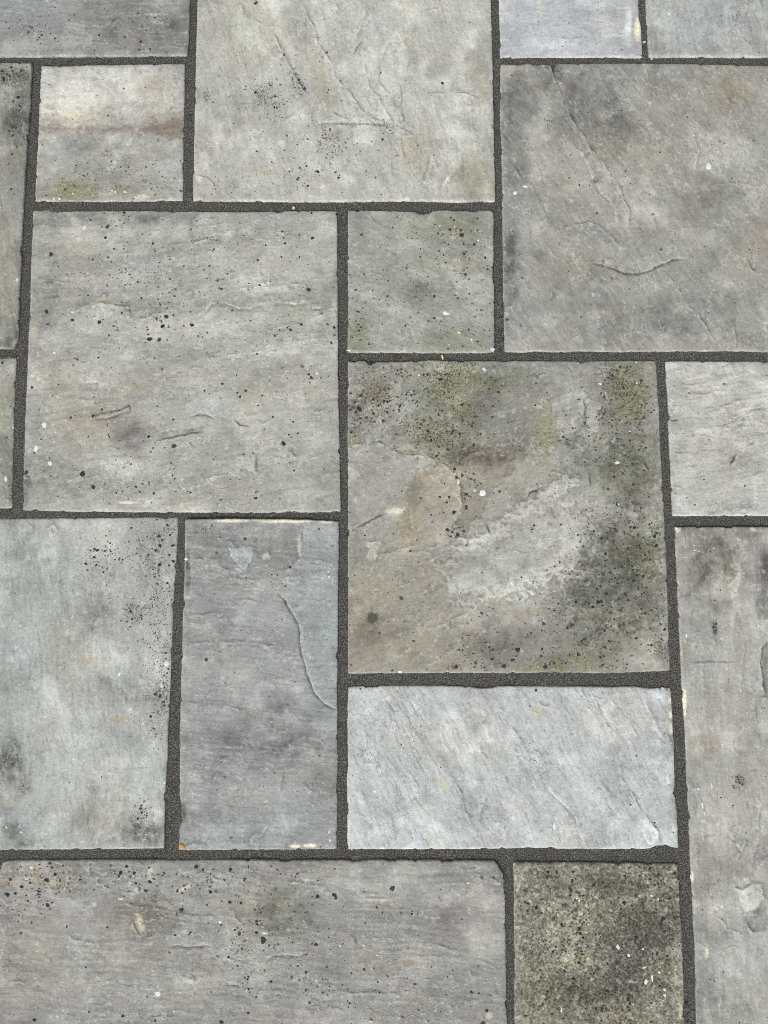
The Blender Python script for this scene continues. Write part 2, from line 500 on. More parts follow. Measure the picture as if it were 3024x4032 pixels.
slab(label="pale bluish slab at the top with a cream streak down its right edge", rgb=(178, 178, 179),
     top=[FX(1966, TOPY), FX(2520, TOPY)], right=[FX(2500, TOPY), (2514, 0), (2516, 68), (2525, 111), (2530, 223)],
     bottom=[(1970, 224), (2100, 222), (2300, 222), (2530, 223)], left=[FX(1958, TOPY), (1966, 0), (1968, 110), (1970, 224)],
     grain=(-3, 8, 80, .05), terr=(.25, 5),
     blobs="""b C 230 180 320 150 0 .6|c C 220 45 40 60 0 .45|c C 828 180 22 75 0 .9|L C 770 150 22 130 0 .28|L C 330 290 220 50 0 .12|p C 300 160 200 50 -15 .14|L C 520 70 120 30 0 -.06|L C 20 100 40 120 0 -.06|w C 620 140 60 90 0 .2|L C 760 30 60 40 0 .12""",
     ledges="""C .35 300,240 400,245 520,230|C .3 730,90 760,160 750,260""", dots="C 350,293,4 240,150,3 195,135,4")

slab(label="grey slab in the top right corner with two tiny white spots", rgb=(167, 167, 164),
     top=[FX(2540, TOPY), FX(RGT, TOPY)], right=[FX(RGT, TOPY), FX(RGT, 224)], bottom=[(2557, 222), (2800, 222), (3024, 223), FX(RGT, 224)],
     left=[FX(2537, TOPY), (2543, 0), (2547, 92), (2552, 150), (2557, 222)],
     areas="""C 3 L.07 1490,30 1450,150 1370,280 1360,310 1420,330 1430,230 1500,100
C 5 L.05 1180,0 1290,0 1330,160 1220,260 1170,150""",
     grain=(85, 9, 60, .07), terr=(.5, 4),
     blobs="""b C 1300 120 200 150 0 .4|L C 960 260 70 90 0 -.13|w C 1430 290 70 50 0 .3|b C 1120 260 60 100 0 .4|L C 1560 60 60 100 0 .06|p C 1500 20 80 40 0 .12|w C 920 300 14 24 0 .6|L C 1130 320 200 30 0 -.06""",
     ledges="""C .8 1490,30 1450,100 1450,150 1400,220 1370,280 1360,310|C .6 1430,230 1500,250 1560,300|C .5 1580,20 1575,90|C .4 1230,230 1200,290|C .4 960,170 975,250""",
     dots="C 1360,106,5 1085,88,3 1550,200,4", whites="C 1025,95,9,9 1030,124,5,4 1278,356,8,4")

slab(label="large brownish grey slab on the right with diagonal ridges and one bluish white spot", rgb=(156, 153, 147),
     top=[(1972, 252), (2085, 250), (2167, 252), (2178, 285), (2190, 250), (2400, 247), (2549, 247), (2700, 248), (2850, 252), (3024, 256), FX(RGT, 260)],
     right=[FX(RGT, 260), FX(RGT, 1384)], bottom=[(1988, 1384), (2095, 1386), (2110, 1381), (2225, 1385), (2280, 1380), (2432, 1384), (2600, 1382), (2930, 1380), (3024, 1384), FX(RGT, 1385)],
     left=[(1972, 252), (1970, 432), (1975, 560), (1978, 741), (1981, 1000), (1984, 1200), (1988, 1384)],
     areas="""C 4 L-.05 370,1450 520,1420 650,1500 720,1570 680,1659 360,1659
C 5 L.06 330,560 420,780 530,950 640,1090 600,1100 480,960 380,760
C 8 L.09 560,1060 760,1040 900,1150 980,1330 900,1500 760,1400 700,1180
C 10 L.08 1260,850 1480,820 1650,960 1560,1080 1330,1080
C 8 L-.08 600,640 720,620 900,780 940,920 780,900 640,860
C 5 L.05 640,1280 780,1340 770,1470 730,1560 690,1420
F 10 L-.08 900,340 1060,330 1230,400 1290,520 1100,500 920,450""",
     gain=.85, spread=1.7, grain=(58, 12, 100, .10), terr=(.6, 3.4),
     blobs="""L C 200 560 140 150 0 -.17|L C 480 560 170 130 0 -.13|L C 650 800 160 120 30 -.16|w C 600 950 130 90 20 .6|w C 850 950 280 170 20 .45|w C 1450 560 130 160 0 .8|w C 1250 640 170 160 0 .4|L C 1330 640 220 160 0 -.06|p C 1540 1150 100 60 0 .3|L C 1350 900 130 90 0 .10|L C 1450 1000 160 80 0 .06
L C 760 1170 130 120 0 .12|L C 1190 1230 140 120 30 -.15|w C 1600 1520 120 140 0 .5|p C 1600 1500 80 90 0 .15|L F 380 300 170 150 0 -.10|L F 1060 440 240 120 -10 -.14|L F 560 470 130 90 0 -.05|c F 130 560 150 50 -20 .32|c F 1100 580 180 40 0 .22|L F 150 490 120 80 0 .08|b F 60 400 120 120 0 .6|w F 420 70 200 70 0 .45
L C 20 800 60 260 0 -.14|b C 20 1250 70 250 0 .5|w C 800 1300 120 160 0 .2|w C 420 1230 160 120 0 .4|L C 120 1480 100 80 0 .06|L C 110 1190 90 70 0 -.08|w C 250 900 90 60 0 .4|p C 1100 620 120 60 0 .15|w C 950 620 100 70 0 .25|L F 20 60 30 200 0 -.22|L F 0 200 40 240 0 -.12|L F 1200 200 120 100 0 -.05|L F 880 250 120 100 0 .03
L C 900 500 160 70 0 -.1|k F 820 115 120 14 0 .35|k F 680 90 80 10 20 .6|k C 560 1150 20 24 0 .6|L B 1605 700 20 350 0 -.1|b B 1590 950 20 160 0 .4|o C 1160 1265 18 12 0 .8|o C 380 580 7 24 0 .6|L C 1500 800 80 80 0 -.04|w C 1600 1180 90 50 0 .3
s C 500 1050 250 200 0 .06|s F 700 110 250 50 0 .3|s C 1580 1600 90 60 0 .3|w F 1530 40 60 90 0 .4""",
     ledges="""C .9 275,400 290,480 330,560 350,650 420,780 470,840 530,950 600,1020 640,1090 710,1180 740,1260 780,1350 770,1470|C -.7 440,950 500,1040 540,1140 580,1220 640,1270 680,1350 690,1420|C .8 360,1490 370,1450 430,1430 520,1420 590,1440 650,1500 720,1570
C .5 890,420 900,520|C .6 1170,820 1200,900 1225,960 1200,1050 1195,1110|C .6 1000,1170 1060,1180 1130,1250|C .6 1240,1200 1350,1170 1480,1160 1600,1190|C .5 40,1050 100,1180|F -1.3 540,60 610,70 680,100 740,120 800,130 880,115 950,80 1060,35 1150,35 D
F .7 1020,130 1080,210 1150,330 1230,400 1280,480 1320,560|F .8 1520,20 1560,90 1600,120 D|F .6 1440,450 1460,560 1455,615|F .6 280,230 290,260 260,300|C .7 830,780 890,850 950,900 990,950|C .6 490,900 540,980 600,1050|C .5 1250,1500 1310,1450 1360,1470|C .8 290,480 300,455 345,460|F -1.2 612,30 612,72 D
C .5 1410,1390 1430,1450|C .5 1400,600 1430,700 1420,800|C .4 100,860 120,900 80,905|C .6 570,1210 600,1240 640,1245|F .4 830,520 860,400 880,330""",
     dots="C 568,1360,8 325,1555,5 880,1297,4 510,718,5 555,1160,7 640,660,5 1380,912,5 1430,1137,5 258,905,5 345,905,5 735,1550,5 900,740,4 1130,715,4 725,705,5 970,970,6 400,990,5 235,765,5 250,770,5 265,772,5 280,773,5",
     smudges="E 1612,420,18", whites="C 1282,1062,17,26 45,1232,13,12 1185,860,7,6 110,1190,14,7 530,1422,16,5 1588,992,7,5 710,490,4,4 1520,485,4,4 1645,505,4,5 320,60,4,4")

slab(label="large grey slab left of centre dotted with round black lichen spots, violet stain near its lower left", rgb=(167, 165, 158),
     top=[(128, 828), (200, 825), (240, 832), (300, 829), (500, 829), (741, 832), (1000, 833), (1180, 830), (1327, 830)],
     right=[(1327, 830), (1328, 1024), (1330, 1370), (1332, 1580), (1336, 1741), (1341, 2015)],
     bottom=[(87, 2008), (300, 2013), (617, 2016), (1000, 2018), (1341, 2015)],
     left=[(128, 828), (126, 930), (122, 1000), (118, 1130), (117, 1216), (110, 1330), (108, 1401), (104, 1500), (99, 1586), (95, 1700), (91, 1833), (87, 2008)],
     areas="""Q 10 L.08 385,445 450,435 555,460 560,510 640,510 720,490 760,500 840,500 910,450 1030,470 1100,465 1190,440 1330,440 1360,470 1460,455 1460,640 1000,680 560,580 420,520
Q 4 w.5,L.05 385,440 460,435 550,460 550,490 480,480 390,460
Q 3 L-.09 345,800 420,780 425,820 350,830
Q 3 L-.10 400,925 480,905 560,890 555,915 480,930 410,940
Q 3 L-.09 680,1000 780,980 890,975 880,1000 760,1025 690,1035
Q 3 L-.14 890,665 950,655 950,675 910,680
Q 4 L.10 1040,1110 1100,1090 1110,1180 1020,1150
Q 3 L-.06 1115,1090 1150,1090 1140,1170 1110,1170
Q 10 L.09,b.3 800,830 1000,800 1050,900 1030,960 930,930 820,930
Q 20 L.09 850,1220 1000,1130 1060,1090 1200,1070 1320,1090 1300,1130 1180,1180 1000,1180
Q 6 L.08,b.3 570,290 660,240 850,230 860,280 760,290 690,340 610,350
Q 6 L-.06 150,420 380,370 500,390 300,480 140,500
Q 12 L-.05 240,240 560,250 560,300 420,330 250,300
Q 5 L.08 1000,380 1130,370 1290,360 1340,400 1200,400 1050,400
Q 4 L.07 400,1170 560,1100 640,1120 560,1180 440,1220
Q 4 L.07,c.2 440,470 480,465 490,500 450,505""",
     grain=(-9, 12, 110, .10), terr=(.7, 3.2),
     blobs="""L A 700 1400 550 55 0 -.14|L A 1100 1400 500 45 0 -.08|w A 480 1580 160 90 0 .4|b D 830 60 260 110 0 .35|L D 950 90 150 90 0 .08|b D 700 350 130 50 0 .55|L D 700 360 110 40 0 .08|w D 212 530 28 65 0 .9|L D 212 530 26 60 0 .10|w D 330 780 150 140 0 .45|w D 560 1050 220 160 0 .6|o D 560 1080 140 80 0 .15|w D 480 1160 140 100 0 .35
p D 800 1160 180 120 0 .42|L D 820 1170 120 90 0 -.16|p D 900 1270 80 40 0 .3|b D 1290 950 140 120 0 .5|L D 1290 950 120 90 0 .05|w E 300 820 160 100 0 .35|w E 40 870 60 60 0 .6|L E 150 1080 250 90 0 .05|L E 250 1180 250 160 0 .04|L D 300 1450 260 140 0 -.09|L D 850 1480 700 110 0 -.06|w D 900 830 200 120 0 .3
b E 430 150 120 120 0 .3|g E 230 390 90 60 0 .3|o D 1190 1600 80 30 0 .4|c D 810 1586 60 7 0 .7|L D 160 1400 26 300 0 -.15|b D 160 1450 26 250 0 .3|L D 300 250 160 120 0 -.10|L D 260 430 120 80 0 -.08|w D 500 130 200 100 0 .25|w D 1560 960 100 120 0 .35|o D 1330 740 40 24 0 .4|L D 1360 580 60 50 0 -.10|L E 470 1330 80 280 0 -.06|L E 250 1550 250 60 0 -.05
L E 150 620 250 90 -15 .06|L D 750 1330 180 70 0 .07|L D 1480 1350 150 90 0 .09|w D 1480 1530 300 60 0 .25|o D 650 310 70 12 0 .5|c D 620 500 80 20 0 .2|c D 360 1000 50 30 0 .4|w D 870 840 200 22 -5 .5|L E 310 60 200 90 0 .04|L E 280 640 220 60 0 .06|b E 430 1330 40 60 0 .5|L D 1500 200 120 120 0 .05
s D 1000 150 600 170 0 .25|s A 1200 1520 450 130 0 .25|s E 250 500 300 150 0 .16|s D 900 1450 700 130 0 .14|s D 700 700 500 300 0 .04|s D 420 130 120 60 0 .5|s E 300 900 250 200 0 .08|s D 1000 420 250 110 0 .2|s D 1000 1180 250 150 0 .15|s A 750 1400 130 60 0 .35|w E 480 230 40 60 0 .2|g A 1450 1560 120 50 0 .2""",
     ledges="""D 1.1 560,340 650,305 740,330 815,330 830,400 900,410 940,400 1000,370 1060,375|D -1.2 1230,405 1300,380 1350,320 1430,310 1520,350 1600,350 1659,330|E -1.1 0,328 45,325 110,320 150,310 210,315 260,325 320,310 365,330 370,350 450,340
D 1.0 1515,60 1510,110 1465,150 1480,190|D .4 340,430 400,390 460,370 560,315 650,260 760,240|D -.8 510,830 580,820 625,820 630,870 510,865|D .9 560,1040 640,1020 720,1010 820,970 830,1005 760,1020 700,1045 600,1055 D|D -1.0 1200,1040 1250,1030 1310,1025 1350,1040 1375,1060 D
D .9 1000,1190 1080,1175 1150,1160 1220,1145 1300,1130 D|D -.7 1000,1150 1090,1120 1200,1115 1310,1120|D .8 1490,1045 1530,1095 1600,1100 D|D .9 1630,1270 1635,1330 1630,1400 D|E .8 30,80 50,150 100,230|E .9 150,110 180,160 240,190 320,190 350,230|E .7 320,140 345,190
E .9 170,1255 240,1260 260,1290 320,1290 325,1265|E .6 0,1250 50,1250|E .7 370,1010 480,985|E .7 440,1560 520,1530|D .8 730,200 770,205 790,240 840,240 900,250|D .7 1210,40 1190,90 1220,130|D .6 1180,240 1230,230 1230,290|D .6 310,285 380,270 440,250|D .5 250,80 320,80 380,70
D .7 1530,215 1600,210 1659,205|D .5 1320,640 1400,625 1405,645|D .5 1150,750 1240,720 1330,740|E .6 0,1060 60,1080 130,1040|E .5 340,1310 440,1270 520,1250|E .5 110,1290 200,1310|D .6 440,930 520,920 600,940|D .5 1100,1080 1030,1080 1000,1120|D .5 1300,1440 1380,1410 1480,1400
D .5 740,330 800,370 820,400|E .5 370,410 440,380 520,370|A .5 1000,1560 1150,1555 1300,1530 1400,1500|D .5 1130,740 1080,790 1000,830""",
     dots="""D 295,367,13 462,420,11 632,434,13 1060,401,14 1038,460,13 954,542,15 1014,546,13 1224,453,13 945,514,8 940,483,7 938,468,6 747,470,5 747,484,5 694,520,6 877,178,7 1082,35,6 1018,55,6 560,264,6 508,262,5 775,307,6 808,310,5 683,267,5 1022,325,6 902,281,7 1390,312,6 1481,360,8 1265,524,7 1290,530,5 1355,540,5 1067,550,6 1075,465,8 1172,457,7 302,447,7 202,849,9 368,831,6 1417,829,8 1304,872,7 1567,872,9 1531,911,8 1513,885,6 1508,775,6 1003,971,6 649,991,7 591,1032,10 948,1165,9 1110,1226,16 961,1262,7 975,1237,7 988,1206,5 690,1155,7 697,1167,6 564,1165,6 683,1094,5 161,1392,15 525,1403,17 594,1485,13 313,1300,6 260,1182,6 1552,1278,7 1615,1273,7 890,1517,7 980,1526,9 1409,1568,7 1092,1334,6 1100,1413,6 1113,1433,6 627,661,7 493,673,7 465,708,6 476,665,6 1033,735,6 1144,650,5 1630,1558,7 800,95,6 760,600,4 670,605,5 1050,1235,6 1215,1205,5 1335,75,7 1300,100,6 1215,368,6 325,5,12 1640,640,8 1645,40,8
E 349,229,14 480,52,5 292,268,5 349,769,10 366,790,11 356,820,6 428,792,6 134,522,8 213,470,6 302,450,9 470,450,8 512,470,10 494,568,9 52,903,7 27,966,6 121,1040,7 250,1071,7 279,1145,7 188,1209,15 238,1170,5 256,1382,7 446,1373,5 227,1332,5 11,1558,10 345,1557,5 345,1070,4 497,1170,4 148,420,5 102,805,4 42,1205,4 158,1335,4
A 577,1403,7 793,1357,9 685,1448,12 673,1516,10 323,1619,13 818,1400,6 760,1405,5 790,1423,6 906,1494,6 975,1553,8 886,1550,5 1105,1590,6 690,1640,7
B 373,1520,10 197,1553,8 180,1477,7 290,1500,6 190,1520,6 367,1360,8 75,1565,7 175,1640,6 290,1640,6""",
     pales="D 949,1457,9 907,1465,10 986,664,9 1335,893,6 1405,920,6 950,1475,6 1085,1460,6 E 306,718,13 513,520,9 508,213,7 A 650,1448,7 D 1120,225,9",
     whites="A 537,1453,15,15 D 280,1090,20,14 228,1240,14,20 318,1335,12,18 345,627,11,8 205,775,9,8 245,795,8,8 460,370,12,7 330,440,5,3 355,1135,6,4 350,1020,6,4 E 403,762,9,8 B 160,1390,5,5 A 860,1350,5,4")

slab(label="small square slab at the centre with fine dark speckles and yellowish lichen", rgb=(155, 154, 146),
     top=[(1371, 828), (1500, 828), (1630, 832), (1655, 843), (1690, 840), (1703, 829), (1760, 826), (1800, 830), (1930, 827), (1943, 835)],
     right=[(1943, 835), (1943, 1000), (1945, 1150), (1946, 1300), (1945, 1386)], bottom=[(1369, 1386), (1500, 1387), (1700, 1388), (1850, 1388), (1945, 1385)],
     left=[(1371, 828), (1370, 1000), (1371, 1200), (1369, 1386)],
     grain=(22, 9, 60, .06), terr=(.35, 4), speck=.35,
     blobs="""L E 1050 220 380 60 -12 -.10|L E 950 150 300 60 10 -.06|o E 1360 80 90 60 0 .35|g E 650 520 80 120 0 .6|g E 1300 560 260 60 0 .4|b E 620 100 60 150 0 .4|b E 830 500 140 70 0 .4|L E 830 490 140 60 0 .08|L E 780 310 90 40 0 .10|g B 1250 1450 250 120 0 .35|o B 1300 1450 70 50 0 .35|L B 680 1480 60 150 0 -.08|b B 660 1480 60 150 0 .3
g E 1100 80 150 50 20 .25|L E 740 15 90 12 0 .14|L E 1130 50 100 14 25 .12|w E 1180 370 150 60 0 .2|L E 1450 290 50 30 0 .12|L E 1350 400 130 60 0 .06|L B 800 1400 60 50 0 -.05|s B 1300 1450 200 120 0 .5|s E 1350 60 180 130 0 .45|s E 1300 550 220 90 0 .35|s E 1000 250 450 300 0 .2|s E 680 480 80 150 0 .4|o E 650 350 9 9 0 1|o E 1315 510 16 10 0 .9""",
     ledges="""B -.9 1035,1350 1045,1365 1080,1370 1110,1365 1140,1345|B .4 720,1345 745,1390 770,1420|E .4 1060,30 1150,70 1200,90|E .4 690,300 780,310 820,350""",
     dots="""B 1250,1465,12 1325,1500,14 1255,1390,9 1275,1405,8 1320,1470,8 885,1450,6 1175,1490,7 1205,1495,6 1405,1560,9 1425,1470,7 1425,1395,7 1060,1640,7 1180,1600,7 1340,1620,7 1240,1560,6 1215,1545,6
E 650,230,8 666,371,8 1150,270,8 965,460,7 1300,285,8 1410,400,7 1425,560,9 1330,590,7 670,490,8 1450,360,7 1150,410,8 975,97,6 1375,30,6 1065,300,5 1520,90,6 1475,25,8 1490,80,6 650,430,6 690,345,5""",
     whites="E 1223,379,20,13 1388,548,8,7 605,615,14,7 1520,610,16,12 1245,580,5,5 1305,500,7,8 B 1185,1440,7,5 1280,1445,6,6 1430,1535,7,6")

slab(label="large slab at the centre right overgrown with green and black lichen, tan swirls in its left half", rgb=(154, 151, 143),
     top=[(1370, 1420), (1435, 1420), (1455, 1436), (1480, 1425), (1570, 1424), (1700, 1418), (1800, 1421), (2000, 1419), (2270, 1421), (2290, 1430), (2310, 1421), (2450, 1418), (2583, 1419)],
     right=[(2583, 1419), (2590, 1520), (2596, 1617), (2601, 1740), (2608, 1864), (2617, 2031), (2624, 2170), (2630, 2309), (2636, 2490), (2642, 2642)],
     bottom=[(1370, 2652), (1600, 2651), (1800, 2650), (2000, 2651), (2130, 2648), (2300, 2652), (2450, 2650), (2642, 2643)],
     left=[(1370, 1420), (1369, 1700), (1371, 1950), (1370, 2200), (1371, 2450), (1370, 2652)],
     areas="""M 7 w.5,L.08 520,500 440,560 390,640 355,720 345,800 370,870 430,900 540,880 575,800 605,740 612,680 600,620 570,560
M 12 w.8,o.08,L-.08 520,505 430,570 380,650 350,740 340,820 370,850 390,780 430,700 470,620 540,540
M 5 w.6,L-.13 520,500 600,470 720,440 820,430 900,470 880,520 830,560 800,600 760,640 720,700 690,760 640,830 600,850 590,800 612,740 612,680 598,610 560,550
M 60 L-.08,k.18 140,100 800,100 1420,100 1440,640 1250,600 1000,480 500,480 300,420 130,420
M 20 L.38 560,880 640,870 720,830 820,760 900,690 960,640 1060,590 1120,580 1100,620 1000,690 920,740 830,810 760,860 680,900 600,910
M 40 L.22,b.3 480,960 600,920 760,870 900,770 1020,700 1120,720 1160,800 1150,900 1100,990 980,1050 800,1100 650,1140 560,1060
M 24 L.30 700,1080 820,1060 960,1000 1080,960 1090,990 960,1050 820,1100 720,1120
M 50 L-.14,g.15 1200,850 1300,780 1460,700 1490,900 1500,1100 1510,1240 1380,1250 1200,1210 1080,1180 1060,1100 1130,1020 1180,940
M 5 g.45,L.04 980,250 1000,330 1040,400 1030,460 980,500 920,450 910,400 930,330
M 5 L.16,b.2 1080,220 1150,230 1150,300 1130,370 1090,430 1040,420 1020,340 1070,290
M 6 L.16,b.2 1160,260 1215,270 1210,340 1170,440 1120,490 1110,440 1150,360
M 6 L.08 120,450 220,430 300,460 420,480 500,500 420,570 370,680 350,740 250,760 150,810 120,800
M 4 c.2,L.10 205,880 250,860 255,930 240,950 205,940
M 50 w.38 130,1000 350,900 480,980 560,1100 700,1250 720,1420 130,1430
M 10 L.10 400,1230 560,1190 600,1220 480,1260 410,1260""",
     grain=(-22, 14, 110, .07), terr=(.55, 3), speck=.07, size=.00105,
     blobs="""g E 1300 850 190 260 0 .8|o E 1085 785 26 24 0 1|o E 1190 870 45 30 0 .7|o E 965 800 30 20 0 .6|o E 750 880 110 90 0 .3|k E 1210 790 80 60 0 .5|w E 780 830 160 160 0 .5|b E 1000 940 120 60 0 .7|L E 1000 940 110 60 0 .12|b E 650 705 60 30 0 .7|L E 650 705 50 24 0 .1|g E 1150 1150 200 130 0 .65|k E 1150 1170 130 60 0 .32|s E 900 900 330 210 0 .9|s E 1200 1080 250 200 0 1|k E 720 950 140 110 0 .34
k E 1250 700 200 30 0 .3|b E 1480 730 120 50 0 .4|b F 230 740 280 60 0 .5|g F 780 870 130 210 0 .9|o F 740 835 60 55 0 .5|o F 700 745 30 20 0 .5|k F 680 780 110 90 0 .4|L F 700 850 200 230 0 -.07|s F 740 950 190 320 0 1|L F 430 910 80 90 0 .22|b F 430 910 80 80 0 .3|L F 530 1050 60 110 -12 .25|b F 530 1050 60 110 -12 .3|L F 380 1090 80 60 0 .2|b F 480 1210 80 70 0 .7|g F 220 1130 100 160 15 .3|c F 220 1130 90 150 15 .22
w F 920 740 40 80 0 .6|c F 900 740 36 60 0 .3|p F 640 1050 60 60 0 .2|L E 1500 1050 200 130 0 -.05|w E 1430 1270 240 80 8 .85|L E 1430 1280 230 80 8 -.16|p E 1450 1290 150 50 8 .25|w E 1020 1560 70 150 22 1|L E 1000 1580 50 120 22 -.10|w E 1190 1500 140 170 0 .55|L E 1190 1500 120 150 0 .05|c E 900 1640 60 20 0 .6|L E 800 1450 200 150 0 .04|b E 1120 1340 90 30 -35 .6
w H 1000 130 80 170 0 .9|o H 990 150 50 120 0 .12|w H 750 650 160 260 0 .6|w H 900 900 280 130 0 .6|L H 850 880 280 120 0 -.07|w H 1100 430 130 170 0 .6|w H 660 980 70 60 0 .5|L H 1450 430 300 70 -25 .2|b H 1450 430 300 90 -25 .5|L I 150 430 280 60 -22 .22|L I 350 200 120 130 0 .12|b I 60 560 160 60 -10 .5|L I 60 540 160 60 -10 .12|L H 1600 120 260 50 -32 .14|w H 1450 620 220 50 -20 .35|w I 110 670 170 40 -12 .55|o I 110 670 120 25 -12 .12
L I 760 250 230 300 0 -.12|L I 640 560 300 260 0 -.12|L I 500 850 380 150 0 -.10|g I 850 330 130 130 0 .7|g I 880 430 60 40 0 .5|g I 640 780 380 230 0 .2|s I 750 400 330 420 0 .9|s I 500 850 400 220 0 .6|L I 420 600 130 100 -30 -.10|w I 930 930 110 90 0 .4|L I 900 950 120 80 0 .22|k I 985 900 75 75 0 .75|g I 320 1000 320 60 0 .7|g I 490 870 40 30 0 .7|g I 690 920 40 30 0 .6|k I 590 780 40 70 0 .5
p H 1530 890 200 130 0 .6|L H 1530 870 220 130 0 -.12|p H 1290 990 100 60 0 .6|k H 1290 1005 60 30 0 .45|w H 1200 960 150 80 0 .4|s H 1500 930 220 110 0 .5|w F 180 1380 110 50 -15 .5|g F 750 1380 230 220 0 .45|L F 780 1380 200 240 0 -.17|L F 420 1430 200 130 0 .06|b F 460 1420 120 90 0 .45|L F 60 1200 140 80 0 -.08|L F 150 1620 250 40 -12 .12|w F 150 1450 150 60 -20 .35|s F 500 1250 250 200 0 .3
s E 1350 1480 80 130 0 .5|k H 1290 150 60 50 0 .35|s H 1290 150 60 60 0 .8|L E 950 1240 80 30 0 .10|L H 680 200 80 60 0 .04|L H 640 260 60 100 0 -.10|w H 1420 800 100 50 0 .3|g E 640 1180 60 60 0 .5|g E 1000 1270 80 30 0 .4|s E 650 1100 60 150 0 .4|L E 650 1010 60 80 0 -.1|L I 900 620 110 120 0 -.04|w H 1150 200 120 60 0 .3|g F 60 800 160 100 0 .25|L F 80 850 200 100 0 -.04|L H 1370 120 100 60 0 .06|g H 1560 660 40 30 0 .1""",
     ledges="""E .8 600,1215 680,1210 770,1195 840,1215 870,1250 960,1220 1040,1195|E 1.0 870,1250 980,1280 1080,1285 1170,1310 1230,1350 1290,1410 1320,1490 1325,1570 1315,1659|H .8 1310,0 1290,80 1290,110|F -1.6 120,1560 140,1520 200,1495 260,1475 D|F .9 480,920 500,980 480,1040 D|F .9 870,1320 900,1385 D|F .9 515,1390 530,1480 D
F .6 140,1180 180,1260 240,1300|H 1.1 650,125 700,115 750,75 840,40 D|H .7 790,290 880,280 960,250 1050,235|H 1.0 730,225 790,200 795,280 780,330 730,310|H 1.0 1480,100 1510,175 D|H .6 1090,260 1160,240 1200,220|F .5 420,1010 470,1030 480,1080|E .6 600,1140 680,1140 730,1110|E .6 940,750 950,820 900,880
H .5 1100,770 1200,740 1300,690 1420,640|F .5 460,1290 560,1330 700,1310 820,1250|I .5 110,960 130,980 160,970|H .5 1500,1005 1560,995 1610,1005|F .5 0,1330 100,1310 200,1290|H .6 1580,70 1620,30 1659,20|F .5 230,900 270,960 260,1030|F .5 20,1640 160,1590 300,1550|E .7 1300,1440 1310,1400""",
     dots="""E 680,905,10 672,988,16 760,1015,12 822,1065,11 850,1010,8 806,865,8 830,938,9 865,935,7 795,968,8 617,890,9 620,1140,8 1190,800,12 1222,768,10 1082,770,8 1500,863,7 1525,970,7 1520,1042,8 1310,765,8 1410,1040,8 740,700,14 1110,910,6 1445,1150,7 1280,1372,10 1330,1410,8 1385,1435,8 1400,1405,6 1358,1530,9 1345,1560,7 1370,1545,6 1185,1550,9 1245,1552,9 1230,1585,8 1355,1613,11 1275,1648,12 1567,1515,9 870,1040,6 890,1000,7 925,995,7 770,1070,7 650,1010,8 600,970,10 1580,840,7 1350,1390,6 1200,1000,8 1270,1130,8 1240,1250,8 1110,1130,9 1130,1190,8 1180,1230,9 1060,1110,7 1330,1060,9 1390,1100,8
F 718,720,10 666,775,9 738,852,9 690,890,7 557,765,6 640,790,7 175,965,7 590,1180,6 620,1010,7 665,1060,8 715,1060,7 760,1075,8 615,910,8 720,900,6 665,1100,7 75,1253,6 35,1188,6 750,1285,8 800,1340,10 735,1400,9 800,1470,9 660,930,7 810,900,7 560,1250,7 700,1180,7 780,1190,8 840,1250,8 870,1380,8 680,1420,8 640,1500,8 700,1600,9 900,1550,8 850,1620,8 250,885,6 180,825,6
I 682,130,8 785,122,9 810,125,10 938,182,11 950,240,11 850,258,9 880,300,8 838,240,8 768,257,8 770,320,7 890,232,7 900,280,7 795,370,7 866,437,10 800,395,7 685,385,7 750,548,9 770,590,8 632,548,10 593,500,9 570,517,7 435,600,8 580,600,14 600,598,10 855,645,8 62,905,16 240,1015,14 450,935,10 660,905,8 1003,775,10 725,43,6 905,105,7 950,160,9 730,380,7 315,745,7 700,260,7 740,230,6 805,185,6 865,190,6 910,330,7 930,210,8 700,480,8 830,500,7 520,610,8 545,570,7 410,400,6 405,455,7 370,990,7 470,850,7 220,900,7 215,945,7
H 1275,28,10 1265,155,8 1300,170,10 1340,148,8 1310,125,7 1290,185,7 1453,672,8 1487,685,5 1388,715,5 1520,965,10 1595,1010,14 1290,1015,12 1405,1015,6 1480,858,6 1355,5,9 1210,30,6 1330,830,6 1365,815,6 1310,905,7 1330,908,6 1400,930,6 643,430,5""",
     pales="E 1220,825,16 1075,716,11 975,1130,9 705,935,10 630,940,9 750,1070,8",
     splats="H 755,702,44 940,577,17",
     whites="E 1460,1525,24,18 1410,1508,9,8 1468,735,12,12 1305,1450,9,17 1052,772,7,9 F 700,1330,13,11 705,1597,9,8 780,1130,6,5 590,828,14,5 823,822,7,6 625,885,5,6 820,690,6,6 230,770,5,5 H 933,1047,12,8 I 205,205,5,5 500,775,4,4")

